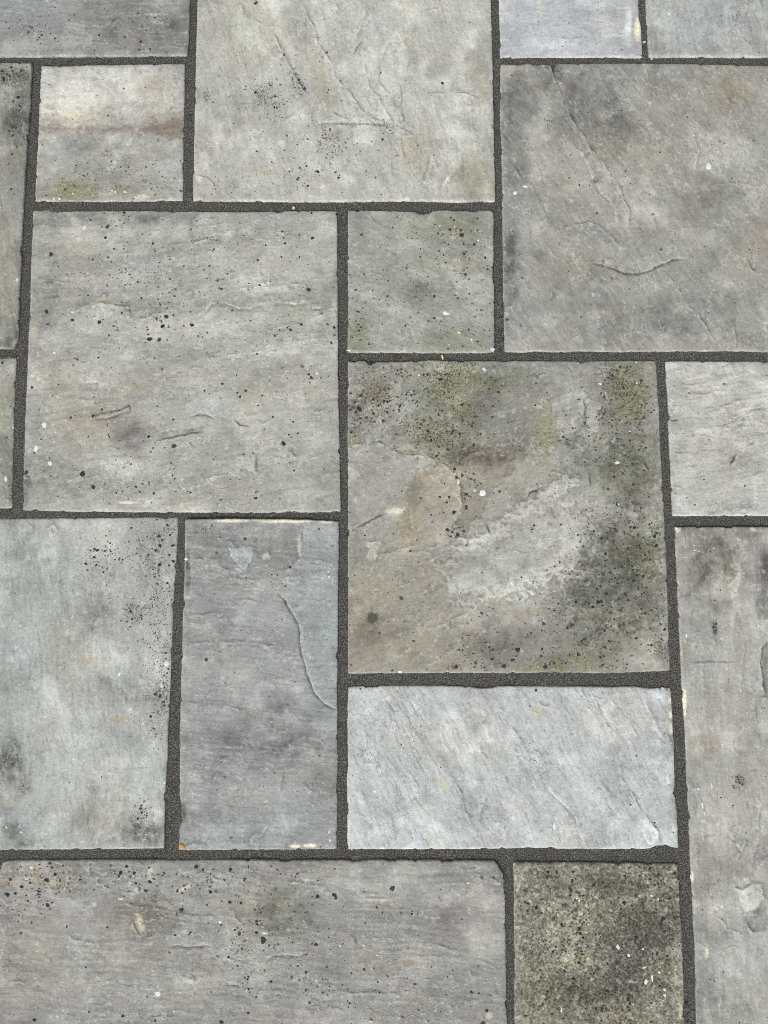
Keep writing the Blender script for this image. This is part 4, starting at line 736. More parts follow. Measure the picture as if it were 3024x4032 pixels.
slab(label="wide grey slab along the bottom left with scattered black dots and thin horizontal ledges", rgb=(150, 147, 142),
     top=[(20, 3391), (60, 3388), (300, 3389), (358, 3386), (520, 3388), (700, 3388), (1000, 3388), (1400, 3388), (1700, 3388), (1850, 3390), (1948, 3390)],
     right=[(1948, 3390), (1962, 3410), (1978, 3436), (1984, 3470), (1988, 3502), (1988, 3560), (1990, 3625), (1992, 3800), (1995, 4032), FX(1978, BOTY)],
     bottom=[FX(-40, BOTY), FX(1978, BOTY)], left=[(20, 3391), (6, 3402), (-2, 3430), (-8, 3520), FX(-40, BOTY)],
     areas="""J 3 L-.06,w.4 930,870 980,880 1050,930 1000,1090 910,1110 850,1030 770,890 850,880
J 3 L.08,c.2 850,980 890,1000 925,1100 900,1110 860,1050
J 3 L.09,b.3 560,1600 700,1580 900,1600 890,1650 600,1640
J 3 L.07,b.2 430,1090 560,1140 640,1145 600,1210 430,1200
J 3 L-.04 200,700 260,640 420,640 430,800 330,800 240,760
K 3 L.09 1340,1500 1420,1510 1400,1560 1340,1550
K 3 L.05,b.4 1370,690 1350,620 1540,618 1600,780 1530,730 1460,710
K 4 L.05 640,1120 900,1145 1180,1150 1310,1200 1250,1225 1010,1225 700,1200
J 4 L-.05,w.3 1500,830 1659,840 1659,1000 1550,1015 1500,970
J 4 L.05 1080,1180 1320,1165 1659,1200 1659,1280 1300,1240 1100,1220
J 3 L.06 1150,1350 1250,1370 1260,1410 1180,1400
K 6 L.06,b.2 0,1450 220,1435 600,1460 950,1465 900,1510 300,1500""",
     grain=(3, 8, 120, .11), terr=(.8, 4),
     blobs="""w J 180 1250 150 250 0 .55|L J 180 1270 130 200 0 .03|w J 850 1000 200 100 0 .5|w J 850 1230 280 120 0 .3|o J 90 740 75 60 0 .45|o J 235 690 30 70 0 .6|o J 360 780 65 30 0 .5|g J 350 640 60 24 0 .4|k J 290 740 150 110 0 .3|w J 290 730 200 100 0 .3|s J 250 740 250 120 0 .5|s J 900 760 500 120 0 .22|s J 1400 760 300 150 0 .2|s K 200 1000 300 350 0 .25|s J 1550 1250 160 300 0 .3|s J 150 920 200 100 0 .4
L K 220 950 230 130 0 -.10|g K 170 930 170 140 0 .3|b J 550 1610 320 60 0 .5|L J 640 1610 200 40 0 .06|b K 800 1000 300 160 0 .2|p K 800 1000 300 160 0 .10|p K 1230 950 170 60 0 .35|L K 1120 950 200 80 0 -.07|L K 1450 1050 170 230 0 .08|b K 1430 1280 140 110 0 .5|w K 900 1270 260 40 0 .35|o K 720 1250 40 18 0 .4|o K 985 1280 36 26 0 .45|w J 1580 930 80 110 0 .5|o J 1465 880 30 50 0 .3|w J 1310 1300 40 24 0 .6|o J 1160 1505 46 36 0 .4|p J 60 930 170 130 0 .2
L K 300 1600 300 70 0 -.05|L J 980 800 60 70 0 -.12|L J 700 700 250 70 0 -.04|b J 1300 690 250 60 0 .25|p J 700 660 300 60 0 .10|L K 1480 650 120 30 0 .05|c J 960 680 20 20 0 .5|c J 1220 690 40 10 0 .35|c J 1170 800 60 12 -25 .5|L J 900 940 150 60 0 -.05|L K 120 660 260 40 0 -.08|L K 600 800 250 70 0 .05|L K 780 860 200 30 0 .06|c K 800 868 80 10 0 .3|L J 1100 1380 200 70 0 .04|b J 1080 1370 200 60 0 .3|L K 1300 1520 300 100 0 -.05|p K 1200 1600 200 40 0 .2|w K 1500 1610 30 26 0 .6
c K 1500 1605 22 20 0 .5|L J 60 1620 60 30 0 .10|c J 900 1020 20 70 -15 .3|o J 760 772 10 8 0 .8|L J 600 900 14 18 0 .25|p K 1450 1400 160 60 0 .12|s K 800 1450 500 160 0 .12|s K 1350 1500 250 120 0 .12|L J 1150 620 500 20 0 -.05|c K 70 1080 20 8 0 .6|w J 1230 1480 300 80 0 .15""",
     ledges="""J 1.0 430,1085 470,1120 560,1140 640,1140 630,1190 600,1210|J -1.0 1080,1175 1120,1160 1200,1170 1310,1160 1340,1170 D|J 1.1 860,980 850,1030 880,1080 910,1110 960,1105 1000,1090|J .7 770,880 850,900 880,930|J .8 930,870 980,880 990,920 1050,930 1150,950 1230,970 1400,965|J .8 860,615 930,650 970,710 1020,730|J .8 570,640 580,720 650,770 720,810
J .7 1200,700 1290,690 1400,740 1500,750|J .9 1490,920 1500,980 1550,1015|J .6 310,1230 320,1270|J .7 520,1230 540,1255 590,1250|J .6 670,1390 740,1375 750,1410|J .8 1140,1310 1150,1350 1240,1370 1260,1410|J -.9 1410,1425 1430,1410 1520,1415 1540,1440 D|J .6 560,1590 580,1620 700,1630|K -.9 70,1270 110,1235 180,1220 280,1230 350,1210 D
K .7 610,1110 630,1100 650,1150|K .6 890,1145 1050,1140 1180,1150 1260,1180 1310,1200|K .7 970,1240 1010,1225 1110,1225 1250,1225|K .7 960,1290 1010,1295 1015,1260|K .7 0,1450 100,1450 200,1440 220,1430|K .8 440,1580 480,1555 540,1560 590,1600|K .7 430,1450 480,1445 600,1460 800,1460 950,1460|K .9 1390,700 1460,710 1530,730 1600,780|K .8 1350,620 1370,690
K .8 1490,1480 1500,1455 1560,1470 1600,1500|K .6 1370,1310 1390,1350|K .5 460,815 490,820 500,850|K .5 240,1080 350,1085 420,1110|J .6 30,1090 60,1130 90,1190|J .6 50,640 80,680 60,700|J -.6 200,700 230,690 260,640 310,625 400,650 420,720 410,800 330,800 300,760|J .5 1590,560 1620,590|J .5 580,1480 600,1500|J .6 640,1480 680,1505|J .6 950,1490 1020,1510 1100,1510
K .5 630,850 750,860 900,860|K .6 180,740 320,760 480,780|J .5 700,950 800,960|J .5 0,1390 120,1390 230,1410|J .5 1180,830 1220,820 1250,790|K .5 1410,1240 1480,1260 1560,1310|K .5 0,1330 60,1350 110,1310|J .5 1380,1220 1450,1240 1540,1270 1640,1290|J .6 1280,1240 1300,1195""",
     dots="""K 406,844,13 515,841,18 884,794,16 60,1125,18 395,1152,11 277,703,8 265,720,6 170,702,5 240,714,5 409,744,6 142,794,6 258,942,6 55,922,6 38,930,5 702,818,6 783,915,6 1008,958,7 1010,940,5 1326,990,5 710,1015,6 16,1076,8 63,1188,6 278,1050,6 97,1160,7 465,1296,6 107,1390,8 332,1330,9 437,1373,5 330,1445,8 702,1310,7 620,1333,6 790,1390,6 800,1462,6 565,1408,4 438,1460,6 610,1527,6 597,1513,5 1270,1316,5 1234,1360,5 1485,1573,9 1265,1545,5 1460,1655,13 950,1616,6 1112,1640,5 1430,1290,5 570,1147,4 478,1052,5 280,1290,8 235,1287,6 1523,735,9 1045,960,5 820,950,5 645,985,5 245,1140,6 1530,720,6
J 806,654,10 1250,655,14 1469,672,12 768,695,12 758,718,9 855,697,9 951,662,7 1045,698,8 1294,676,7 1358,675,6 1584,658,6 981,732,8 955,752,10 928,810,10 866,763,8 1342,817,11 1430,740,7 1172,780,7 1130,812,10 1180,800,6 1274,797,6 1558,740,7 1466,882,10 1537,887,8 1624,930,7 1636,1075,9 1526,1085,12 1157,932,11 1125,960,9 1215,1075,8 1116,1092,7 1205,1088,6 683,1046,6 200,1015,7 138,785,11 45,835,14 247,824,16 295,742,13 350,705,10 190,762,8 95,828,9 65,740,9 380,745,8 315,635,8 250,640,7 130,655,7 400,650,6 437,690,6 165,840,6 480,660,6 1457,1234,8 1585,1357,8 1585,1437,8 1560,1440,7 1515,1290,6 545,1300,6 783,1610,10 215,1636,11 1412,1650,12 1583,1590,8 990,1640,8 565,1585,6 240,1560,5 1635,1490,8 425,1040,6 1000,972,5 918,863,5 820,690,6 890,770,5 375,820,8 330,660,8""",
     pales="J 706,648,13 887,800,14 1380,815,10 1000,780,8 K 127,917,16 1453,720,12",
     whites="J 1405,1010,8,9 1005,1467,18,13 770,862,16,5 200,662,12,7 1200,1205,5,4 1110,1583,5,4 940,1440,6,4 410,800,7,8 165,735,6,7 845,712,6,5 K 70,1080,14,5 1365,757,7,7 785,1220,7,4 550,1160,4,7 90,1550,5,4 860,820,4,6")

slab(label="small rough slab in the lower right, coarse brown speckles unlike the smooth grey slabs", rgb=(132, 129, 116),
     top=[(2022, 3396), (2200, 3396), (2400, 3399), (2530, 3401), (2668, 3404)],
     right=[(2668, 3404), (2674, 3500), (2679, 3600), (2688, 3749), (2693, 3900), (2697, 4032), FX(2656, BOTY)],
     bottom=[FX(2020, BOTY), FX(2656, BOTY)], left=[(2022, 3396), (2025, 3500), (2025, 3625), (2027, 3800), (2028, 4032), FX(2020, BOTY)],
     grain=(60, 9, 30, .05), terr=(.35, 3), size=.0013, granular=.6, rough=1.0,
     blobs="""L L 400 1050 170 260 0 .22|g L 400 1050 170 260 0 .15|L L 860 1180 300 200 0 -.14|L L 640 1470 300 130 0 -.12|L L 960 1000 160 160 0 -.08|L L 620 780 300 90 0 -.12|L L 80 720 60 110 0 .20|b L 80 720 60 110 0 .6|o L 820 990 140 60 0 .6|o L 900 1330 150 80 0 .5|o L 180 760 60 50 0 .3|b L 1085 1350 36 300 0 .6|L L 1085 1350 36 300 0 .25|b L 60 900 36 400 0 .5|L L 50 1000 24 500 0 .1|g L 250 1450 220 120 0 .5|L L 950 720 110 60 0 .12|o L 730 1640 100 50 0 .5|w L 620 1000 130 150 0 .3|L L 600 750 280 80 0 -.1|L L 1040 900 60 200 0 -.15|k L 950 1000 180 160 0 .55|k L 750 1230 260 160 0 .55|k L 500 1450 260 130 0 .5|k L 250 720 110 90 0 .5|k L 700 780 200 80 0 .45|k L 180 1200 120 100 0 .4
w L 450 1260 150 70 0 .3|L L 450 1250 140 60 0 .10|L L 700 850 200 80 0 .04|b L 680 1000 80 70 0 .5|s L 550 1150 500 480 0 .8|s L 980 800 110 200 0 1|c L 1100 1570 12 60 0 .5|c L 390 1060 20 60 -25 .2|L L 930 1520 60 120 0 .12|o L 520 740 60 50 0 .3""",
     ledges="", dots="L 250,718,10 255,690,9 960,705,10 995,662,12 1065,700,10 990,985,14 975,1020,11 1060,980,10 1015,1225,9 790,905,8 815,840,9 130,890,9 110,880,8 455,1050,11 310,690,9 840,715,8 1050,1115,9 905,670,9 1020,1250,8 700,1270,9 560,1560,9 350,1620,8 240,1500,8",
     whites="L 770,1220,9,9 880,1390,10,16 920,1365,8,18 870,1298,12,7 1000,1475,8,12 60,1560,12,20 340,1565,8,12 700,1165,10,14 965,1330,8,8 915,840,10,6 960,860,5,7 860,1180,6,8 455,870,8,7 800,1530,4,5 865,690,5,4 250,1350,5,5 1000,1440,8,9")

# slabs round the picture, seen only from beside the photographer
OUTER = [(-1760, -1145, TOPY, 790), (-1110, -560, TOPY, 130), (-1110, -560, 165, 790), (-1760, -560, 825, 2060), (-1760, -1145, 2100, 2720), (-1110, -560, 2100, 2720),
         (-1760, -560, 2755, 3390), (-1760, -1145, 3425, BOTY), (-1110, -560, 3425, BOTY), (-525, -75, 3425, BOTY),
         (3280, 3880, TOPY, 790), (3915, 4520, TOPY, 170), (3915, 4520, 205, 790), (3280, 4520, 825, 2060), (3280, 3880, 2100, 2720), (3915, 4520, 2100, 3390),
         (3280, 3880, 2755, 3390), (3280, 4520, 3425, BOTY),
         (-1110, 100, -1150, -495), (135, 740, -1150, -495), (775, 1990, -1150, -495), (2025, 2640, -1150, -495), (2675, 3880, -1150, -495),
         (-1110, -75, 4680, 5320), (-40, 560, 4680, 5320), (595, 1830, 4680, 5320), (1865, 2480, 4680, 5320), (2515, 3880, 4680, 5320)]
_tones = [(160, 158, 151), (150, 147, 140), (172, 171, 167), (146, 142, 132), (165, 163, 157), (178, 176, 171)]
for _i, (_a, _b, _c, _d) in enumerate(OUTER):
    slab(outer=True, rgb=_tones[(_i * 5 + 2) % 6], top=[FX(_a, _c), FX(_b, _c)], right=[FX(_b, _c), FX(_b, _d)], bottom=[FX(_a, _d), FX(_b, _d)], left=[FX(_a, _c), FX(_a, _d)],
         grain=((_i * 67) % 180 - 90, 10, 90, .09), terr=(.7, 3.6), blobs="", ledges="", speck=.03)
# ------------------------------------------------------------------ building one slab
def resample(line, n, lo=None):
    """polyline of the photograph -> dense polyline on the ground"""
    a = np.array(line, float)
    x, y = to_ground(a[:, 0], a[:, 1])
    return np.stack([x, y], 1)


def spaced(length, fine, coarse, infr):
    """parameters along an edge: fine where the photograph looks, with a denser start and end"""
    out = [0.0, 0.0009, 0.0021]
    s = 0.0036
    while s < length - 0.0036:
        out.append(s)
        s += fine if infr(s / length) else coarse
    out += [length - 0.0021, length - 0.0009, length]
    return np.array(out) / length


def along(line, t):
    d = np.concatenate([[0], np.cumsum(np.hypot(*np.diff(line, axis=0).T))])
    d /= d[-1]
    return np.stack([np.interp(t, d, line[:, 0]), np.interp(t, d, line[:, 1])], 1)


def ragged(line, t, inward, seed, amp):
    """the hand-dressed edge: wavy, nibbled, now and then a chip, rounded at the corners"""
    p = along(line, t)
    d = np.concatenate([[0], np.cumsum(np.hypot(*np.diff(p, axis=0).T))])
    L = d[-1]
    z = np.zeros_like(d)
    n = 0.0009 * amp * (-0.38 + fbm(d / 0.022, z + 0.5, 3, seed)) + 0.0011 * amp * fbm(d / 0.006, z + 3.5, 3, seed + 5)
    chip = sstep(fbm(d / 0.030, z + 9.2, 2, seed + 9), 0.24, 0.42) * (0.0026 + 0.0020 * fbm(d / 0.004, z + 1.2, 2, seed + 11))
    n = np.clip(n, -0.0012, 0.004) + amp * np.clip(chip, 0, None)
    for e in (d, L - d):
        n = n + 0.0016 * np.clip(1 - e / 0.006, 0, 1) ** 2
    fade = np.clip(np.minimum(d, L - d) / 0.004, 0.25, 1)
    return p + inward * (n * fade)[:, None]


def ellipses(text):
    out = []
    for chunk in text.replace("\n", "|").split("|"):
        w = chunk.split()
        if not w:
            continue
        ch, t = w[0], w[1]
        x, y, rx, ry, an, s = map(float, w[2:8])
        px, py = P(t, x, y); k = SCL(t)
        out.append((ch, px, py, rx * k, ry * k, math.radians(an), s))
    return out


def blobmask(px, py, e, wx, wy):
    _, cx, cy, rx, ry, an, s = e
    r = min(rx, ry)
    q = 0.8 * r + 6 if r > 14 else 0.35 * r + 1.0
    dx = px + wx * q - cx; dy = py + wy * q - cy
    c, sn = math.cos(an), math.sin(an)
    u = (dx * c + dy * sn) / rx; v = (-dx * sn + dy * c) / ry
    return np.exp(-1.0 * (u * u + v * v) ** (1.5 if r > 14 else 2.5))


def in_poly(px, py, poly):
    c = np.zeros(px.shape, bool)
    n = len(poly)
    for k in range(n):
        x1, y1 = poly[k]; x2, y2 = poly[(k + 1) % n]
        if y1 == y2:
            continue
        m = ((y1 > py) != (y2 > py)) & (px < (x2 - x1) * (py - y1) / (y2 - y1) + x1)
        c ^= m
    return c


def poly_signed(px, py, poly):
    best = np.full(px.shape, 1e9)
    n = len(poly)
    for k in range(n):
        a = poly[k]; b = poly[(k + 1) % n] - a
        h = np.clip(((px - a[0]) * b[0] + (py - a[1]) * b[1]) / (b @ b), 0, 1)
        best = np.minimum(best, np.hypot(px - a[0] - h * b[0], py - a[1] - h * b[1]))
    return np.where(in_poly(px, py, poly), best, -best)


CH = {'L': 0, 'w': 1, 'b': 2, 'p': 3, 'g': 4, 'o': 5, 'k': 6, 'c': 7, 'W': 8}
FINE, COARSE = 0.0017, 0.009
LICHEN_DENS = 60000.0      # crust specks per square metre at full strength


def crust(name, spots, mat, parent, zfun, tint_of):
    """flat irregular crusts lying on the stone: (x, y, rx, ry, spiky, lift)"""
    vs, fs, tints = [], [], []
    base = 0
    for (x, y, rx, ry, spiky, lift, tint) in spots:
        big = max(rx, ry)
        n = 7 if big < 0.0009 else (9 if big < 0.002 else (16 if not spiky else 44))
        a = np.arange(n) * 2 * math.pi / n + RNG.uniform(0, 6)
        if spiky:
            rad = 0.74 + 0.07 * RNG.standard_normal(n) + np.where(RNG.random(n) < 0.25, RNG.uniform(0.1, 0.4, n), 0)
            rad = np.clip(rad, 0.5, 1.2)
        else:
            rad = 1 + RNG.uniform(-0.22, 0.22, n) + 0.14 * np.cos(2 * a + RNG.uniform(0, 6)) + 0.06 * np.cos(3 * a + RNG.uniform(0, 6))
        vx = x + rx * rad * np.cos(a); vy = y + ry * rad * np.sin(a)
        ix = x + 0.72 * rx * rad * np.cos(a); iy = y + 0.72 * ry * rad * np.sin(a)
        zr = zfun(np.concatenate([vx, ix, [x]]), np.concatenate([vy, iy, [y]]))
        zr[:n] += 0.00005; zr[n:2 * n] += lift * 0.85; zr[2 * n] += lift
        vs.append(np.stack([np.concatenate([vx, ix, [x]]), np.concatenate([vy, iy, [y]]), zr], 1))
        k = np.arange(n); k2 = (k + 1) % n
        fs.append((base + np.stack([k, k2, n + k2], 1), base + np.stack([k, n + k2, n + k], 1), base + np.stack([n + k, n + k2, np.full(n, 2 * n)], 1)))
        tints.append(np.full(2 * n + 1, tint))
        base += 2 * n + 1
    if not vs:
        return None
    f = np.concatenate([np.concatenate(q) for q in fs])
    o = mesh_object(name, np.concatenate(vs), f, mat, parent)
    t = np.concatenate(tints)
    attr(o, "tint", np.stack([t, t, t, np.ones_like(t)], 1))
    o["kind"] = "stuff"
    return o


def spotlist(text):
    """'D 12,34,5 ...' -> photograph pixels"""
    out, t = [], 'N'
    for w in text.split():
        if w in TILE or w in ('Z', 'N'):
            t = w
            continue
        q = [float(v) for v in w.split(",")]
        px, py = P(t, q[0], q[1])
        r = [v * SCL(t) for v in q[2:]]
        out.append((px, py, r))
    return out


PXM = 1.0 / 2040.0        # metres to a photograph pixel on the paving


def build_slab(i, d, parent):
    outer = d.get('outer', False)
    seed = 100 + 57 * i
    T, R, B, L = (resample(d[k], 0) for k in ('top', 'right', 'bottom', 'left'))
    # corners agree
    T[0] = L[0]; R[0] = T[-1]; B[-1] = R[-1]; B[0] = L[-1]
    TL, TR, BL, BR = T[0], T[-1], B[0], B[-1]
    lu = 0.5 * (np.hypot(*(TR - TL)) + np.hypot(*(BR - BL)))
    lv = 0.5 * (np.hypot(*(TL - BL)) + np.hypot(*(TR - BR)))
    fine = 0.012 if outer else FINE

    def in_u(t):
        for k in (0.0, 0.5, 1.0):
            q = (TL + (TR - TL) * t) * (1 - k) + (BL + (BR - BL) * t) * k
            x, _ = to_px(q[0], q[1])
            if -70 < x < 3094:
                return True
        return False

    def in_v(t):
        q = (TL + (BL - TL) * t + TR + (BR - TR) * t) / 2
        _, y = to_px(q[0], q[1])
        return -70 < y < 4102
    u = spaced(lu, fine, 0.012, in_u); v = spaced(lv, fine, 0.012, in_v)
    amp = 0.8
    cx, cy = (TL + TR + BL + BR) / 4
    ttop = ragged(T, u, np.array([0, -1.0]), seed + 1, amp)
    tbot = ragged(B, u, np.array([0, 1.0]), seed + 2, amp)
    tlef = ragged(L, v, np.array([1.0, 0]), seed + 3, amp)
    trig = ragged(R, v, np.array([-1.0, 0]), seed + 4, amp)
    for a_, b_ in ((ttop, tlef), ):
        pass
    cTL = (ttop[0] + tlef[0]) / 2; cTR = (ttop[-1] + trig[0]) / 2; cBL = (tbot[0] + tlef[-1]) / 2; cBR = (tbot[-1] + trig[-1]) / 2
    ttop[0] = cTL; tlef[0] = cTL; ttop[-1] = cTR; trig[0] = cTR; tbot[0] = cBL; tlef[-1] = cBL; tbot[-1] = cBR; trig[-1] = cBR
    U = u[None, :, None]; V = v[:, None, None]
    G = (1 - V) * ttop[None] + V * tbot[None] + (1 - U) * tlef[:, None] + U * trig[:, None] \
        - ((1 - U) * (1 - V) * cTL + U * (1 - V) * cTR + (1 - U) * V * cBL + U * V * cBR)
    nv, nu = G.shape[:2]
    X = G[..., 0].astype(np.float64); Y = G[..., 1].astype(np.float64)
    PX, PY = to_px(X, Y)

    # --- relief
    ang, across, alon, gamp = d['grain']
    an = math.radians(-ang)
    ca, sa = math.cos(an), math.sin(an)
    wsc = 0.9 * across / 1000 + 0.004
    wxn = fbm(X / 0.09, Y / 0.09, 3, seed + 20); wyn = fbm(X / 0.09, Y / 0.09, 3, seed + 21)
    al = (X * ca + Y * sa) + 0.020 * wxn
    ac = (-X * sa + Y * ca) + wsc * wyn
    streak = fbm(al / (alon / 1000), ac / (across / 1000), 4, seed + 22, 0.6)
    und = fbm(X / 0.22, Y / 0.22, 3, seed + 23)
    tA, tN = d['terr']
    ter = fbm(al / (alon * 1.6 / 1000), ac / (across * 3.2 / 1000), 5, seed + 24, 0.56) + 0.05 * fbm(X / 0.005, Y / 0.005, 2, seed + 25)
    q = ter * tN * 1.5
    fq = q - np.floor(q)
    stepz = np.floor(q) + sstep(fq, 0.80, 1.0)
    patch = sstep(fbm(X / 0.16, Y / 0.16, 2, seed + 26), -0.35, 0.15)
    Z = 0.0014 * und + 0.00025 * tA * stepz * (0.35 + 0.65 * patch) + 0.00035 * streak + 0.00018 * fbm(X / 0.006, Y / 0.006, 3, seed + 27)
    if d.get('rough'):
        Z = Z + 0.0004 * perlin(X / 0.004, Y / 0.004, seed + 28)
    cav = np.zeros_like(X); edge = np.zeros_like(X); lay = np.zeros_like(X)
    # --- traced ledges and cracks
    jx = 7.0 * fbm(PX / 40, PY / 40, 4, seed + 30, 0.65); jy = 7.0 * fbm(PX / 40, PY / 40, 4, seed + 33, 0.65)
    brk3 = fbm(PX / 16, PY / 16, 2, seed + 41)
    brk = fbm(PX / 40, PY / 40, 3, seed + 36)
    brk2 = fbm(PX / 130, PY / 130, 4, seed + 37)
    jf = fbm(PX / 14, PY / 14, 2, seed + 38); jg = fbm(PX / 14, PY / 14, 2, seed + 39)
    for chunk in d['ledges'].replace("\n", "|").split("|"):
        w = chunk.split()
        if len(w) < 4:
            continue
        t, A = w[0], float(w[1])
        dark = w[-1] == 'D'
        pts = np.array([P(t, *map(float, z.split(","))) for z in w[2:] if z != 'D'])
        reach = 70.0
        rows, cols = np.where((PX > pts[:, 0].min() - reach) & (PX < pts[:, 0].max() + reach) & (PY > pts[:, 1].min() - reach) & (PY < pts[:, 1].max() + reach))
        if len(rows) == 0:
            continue
        qx = PX[rows, cols] + jx[rows, cols]; qy = PY[rows, cols] + jy[rows, cols]
        best = np.full(len(rows), 1e9); sgn = np.zeros(len(rows)); arc = np.zeros(len(rows))
        seg = np.diff(pts, axis=0); sl = np.hypot(seg[:, 0], seg[:, 1]); cum = np.concatenate([[0], np.cumsum(sl)])
        for k in range(len(seg)):
            rx = qx - pts[k, 0]; ry = qy - pts[k, 1]
            h = (rx * seg[k, 0] + ry * seg[k, 1]) / (sl[k] ** 2)
            hc = np.clip(h, 0, 1)
            dx = rx - hc * seg[k, 0]; dy = ry - hc * seg[k, 1]
            dd = np.hypot(dx, dy)
            m = dd < best
            best[m] = dd[m]
            sgn[m] = np.sign(seg[k, 0] * ry - seg[k, 1] * rx)[m]
            arc[m] = (cum[k] + hc * sl[k])[m]
        tot = cum[-1]
        tap = np.clip(np.minimum(arc, tot - arc) / min(30.0, tot / 3), 0, 1)
        endcap = np.where((arc <= 0.5) | (arc >= tot - 0.5), 0.0, 1.0)
        tap = tap * endcap * (np.clip(0.95 + 0.9 * brk[rows, cols], 0.5, 1.15) if dark else np.clip(0.62 + 1.9 * brk[rows, cols], 0.05, 1.15))
        sg = sgn * np.sign(A)
        sd = best * sg                                   # positive on the raised side
        hgt = abs(A) * 0.0011 * sstep(sd, -1.0, 2.0) * np.exp(-np.clip(sd, 0, None) / 28.0)
        hgt -= abs(A) * 0.0010 * (1 - sstep(sd, -2.0, 1.0)) * np.exp(np.clip(sd, None, 0) / 14.0)
        Z[rows, cols] += hgt * tap
        lay[rows, cols] += abs(A) * tap * (0.75 * sstep(sd, -1.5, 1.5) * np.exp(-np.clip(sd, 0, None) / 24.0) - 0.55 * (1 - sstep(sd, -1.5, 1.5)) * np.exp(np.clip(sd, None, 0) / 12.0))
        e = np.exp(-((sd - 3.2) / 2.6) ** 2) * tap * min(1.0, abs(A)) * 1.1 * np.clip(0.55 + 1.6 * brk3[rows, cols], 0, 1.2)
        c = np.exp(-((sd + 1.8) / 2.2) ** 2) * tap * min(1.0, abs(A)) * 0.62 * np.clip(0.7 - 1.5 * brk3[rows, cols], 0, 1.2)
        if dark:
            c = np.exp(-((sd + 0.6) / np.clip(3.4 + 3.0 * brk[rows, cols], 1.2, 6)) ** 2) * np.sqrt(tap) * min(1.0, abs(A)) * 1.0
            e *= 0.7
            Z[rows, cols] -= 0.0009 * abs(A) * np.exp(-(sd / 3.0) ** 2) * tap
        edge[rows, cols] = np.maximum(edge[rows, cols], e); cav[rows, cols] = np.maximum(cav[rows, cols], c)

    tone = np.zeros_like(X)
    area_ch = []
    for chunk in d.get('areas', '').replace("\n", "|").split("|"):
        w = chunk.split()
        if len(w) < 5:
            continue
        t, soft = w[0], float(w[1]) / 0.62 * SCL(t)
        pts = np.array([P(t, *map(float, z.split(","))) for z in w[3:]])
        rr = 20 + 2 * soft
        r0 = np.where((PX > pts[:, 0].min() - rr) & (PX < pts[:, 0].max() + rr) & (PY > pts[:, 1].min() - rr) & (PY < pts[:, 1].max() + rr))
        if len(r0[0]) == 0:
            continue
        jk = 1.0 + soft / 8
        sd = poly_signed(PX[r0] + jx[r0] * 2.6 * jk + 5 * jf[r0], PY[r0] + jy[r0] * 2.6 * jk + 5 * jg[r0], pts)
        m = sstep(sd, -soft / 2, soft / 2)
        for item in w[2].split(","):
            c_, s_ = item[0], float(item[1:])
            if c_ == 'L':
                tone[r0] += s_ * m * 1.3 * (0.8 + 0.6 * brk[r0])
                Z[r0] += 0.0035 * s_ * m
            else:
                area_ch.append((CH[c_], r0, m * s_))
    # --- wear: proud lips are scrubbed pale, hollows hold dirt
    def blur(a, n):
        for ax in (0, 1):
            k = np.cumsum(np.pad(a, [(n + 1, n) if q == ax else (0, 0) for q in (0, 1)], mode='edge'), axis=ax)
            a = (np.take(k, range(2 * n + 1, k.shape[ax]), ax) - np.take(k, range(0, k.shape[ax] - 2 * n - 1), ax)) / (2 * n + 1)
        return a
    rel = Z - blur(blur(Z, 2), 2)
    rel = rel / 0.00010
    wear = 0.5 + 0.5 * np.clip(1.5 * fbm(PX / 90, PY / 90, 3, seed + 40), -1, 1)
    edge = np.maximum(edge, np.clip(rel - 0.5, 0, 1) * 0.34 * wear)
    cav = np.maximum(cav, np.clip(-rel - 0.5, 0, 1) * 0.32 * (1.2 - wear))

    # --- arris, worn round, with a highlight painted on its lit sides
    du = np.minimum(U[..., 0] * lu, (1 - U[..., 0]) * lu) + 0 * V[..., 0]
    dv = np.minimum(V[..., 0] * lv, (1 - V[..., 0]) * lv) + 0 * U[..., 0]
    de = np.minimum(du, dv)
    lift = d.get('lift', 0.0012 * math.sin(i * 2.3)) + 0.0022 * math.sin(i * 1.7) * (U[..., 0] - 0.5) + 0.0022 * math.cos(i * 2.9) * (V[..., 0] - 0.5)
    Z = Z + lift - 0.0016 * np.clip(1 - de / 0.0032, 0, 1) ** 2 - 0.0007 * np.clip(1 - de / 0.012, 0, 1) ** 2
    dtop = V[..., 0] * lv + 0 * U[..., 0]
    lit_arris = np.clip(1 - de / 0.0026, 0, 1) * np.clip(0.45 + 1.2 * fbm(X / 0.03, Y / 0.03, 3, seed + 44), 0, 1)
    lit_arris = lit_arris * np.where(dtop < 0.004, 0.35, 0.75)
    edge = np.maximum(edge, lit_arris)

    # --- stains
    ch = [np.zeros_like(X) for _ in range(9)]
    ch[0] = np.zeros_like(X)
    wx = fbm(PX / 120, PY / 120, 4, seed + 50, 0.6); wy = fbm(PX / 120, PY / 120, 4, seed + 55, 0.6)
    sblobs = []
    ch[0] += tone + 0.16 * lay
    for k, r0, m in area_ch:
        ch[k][r0] = 1 - (1 - ch[k][r0]) * (1 - np.clip(m, 0, 1))
    for e in ellipses(d['blobs']):
        if e[0] == 's':
            sblobs.append(e)
            continue
        if e[0] == 'L' and 'spread' in d:
            e = e[:3] + (e[3] * d['spread'], e[4] * d['spread']) + e[5:]
        _, ex, ey, rx, ry, a_, s = e
        rr = 2.3 * max(rx, ry) + 30
        if min(rx, ry) < 8 and e[0] in 'co':
            rx *= 1.05; ry *= 1.05
            e = (e[0], ex, ey, max(rx, 5.0), max(ry, 5.0), a_, s)
        r0 = np.where((np.abs(PX - ex) < rr) & (np.abs(PY - ey) < rr))
        if len(r0[0]) == 0:
            continue
        m = blobmask(PX[r0], PY[r0], e, wx[r0], wy[r0]) * s
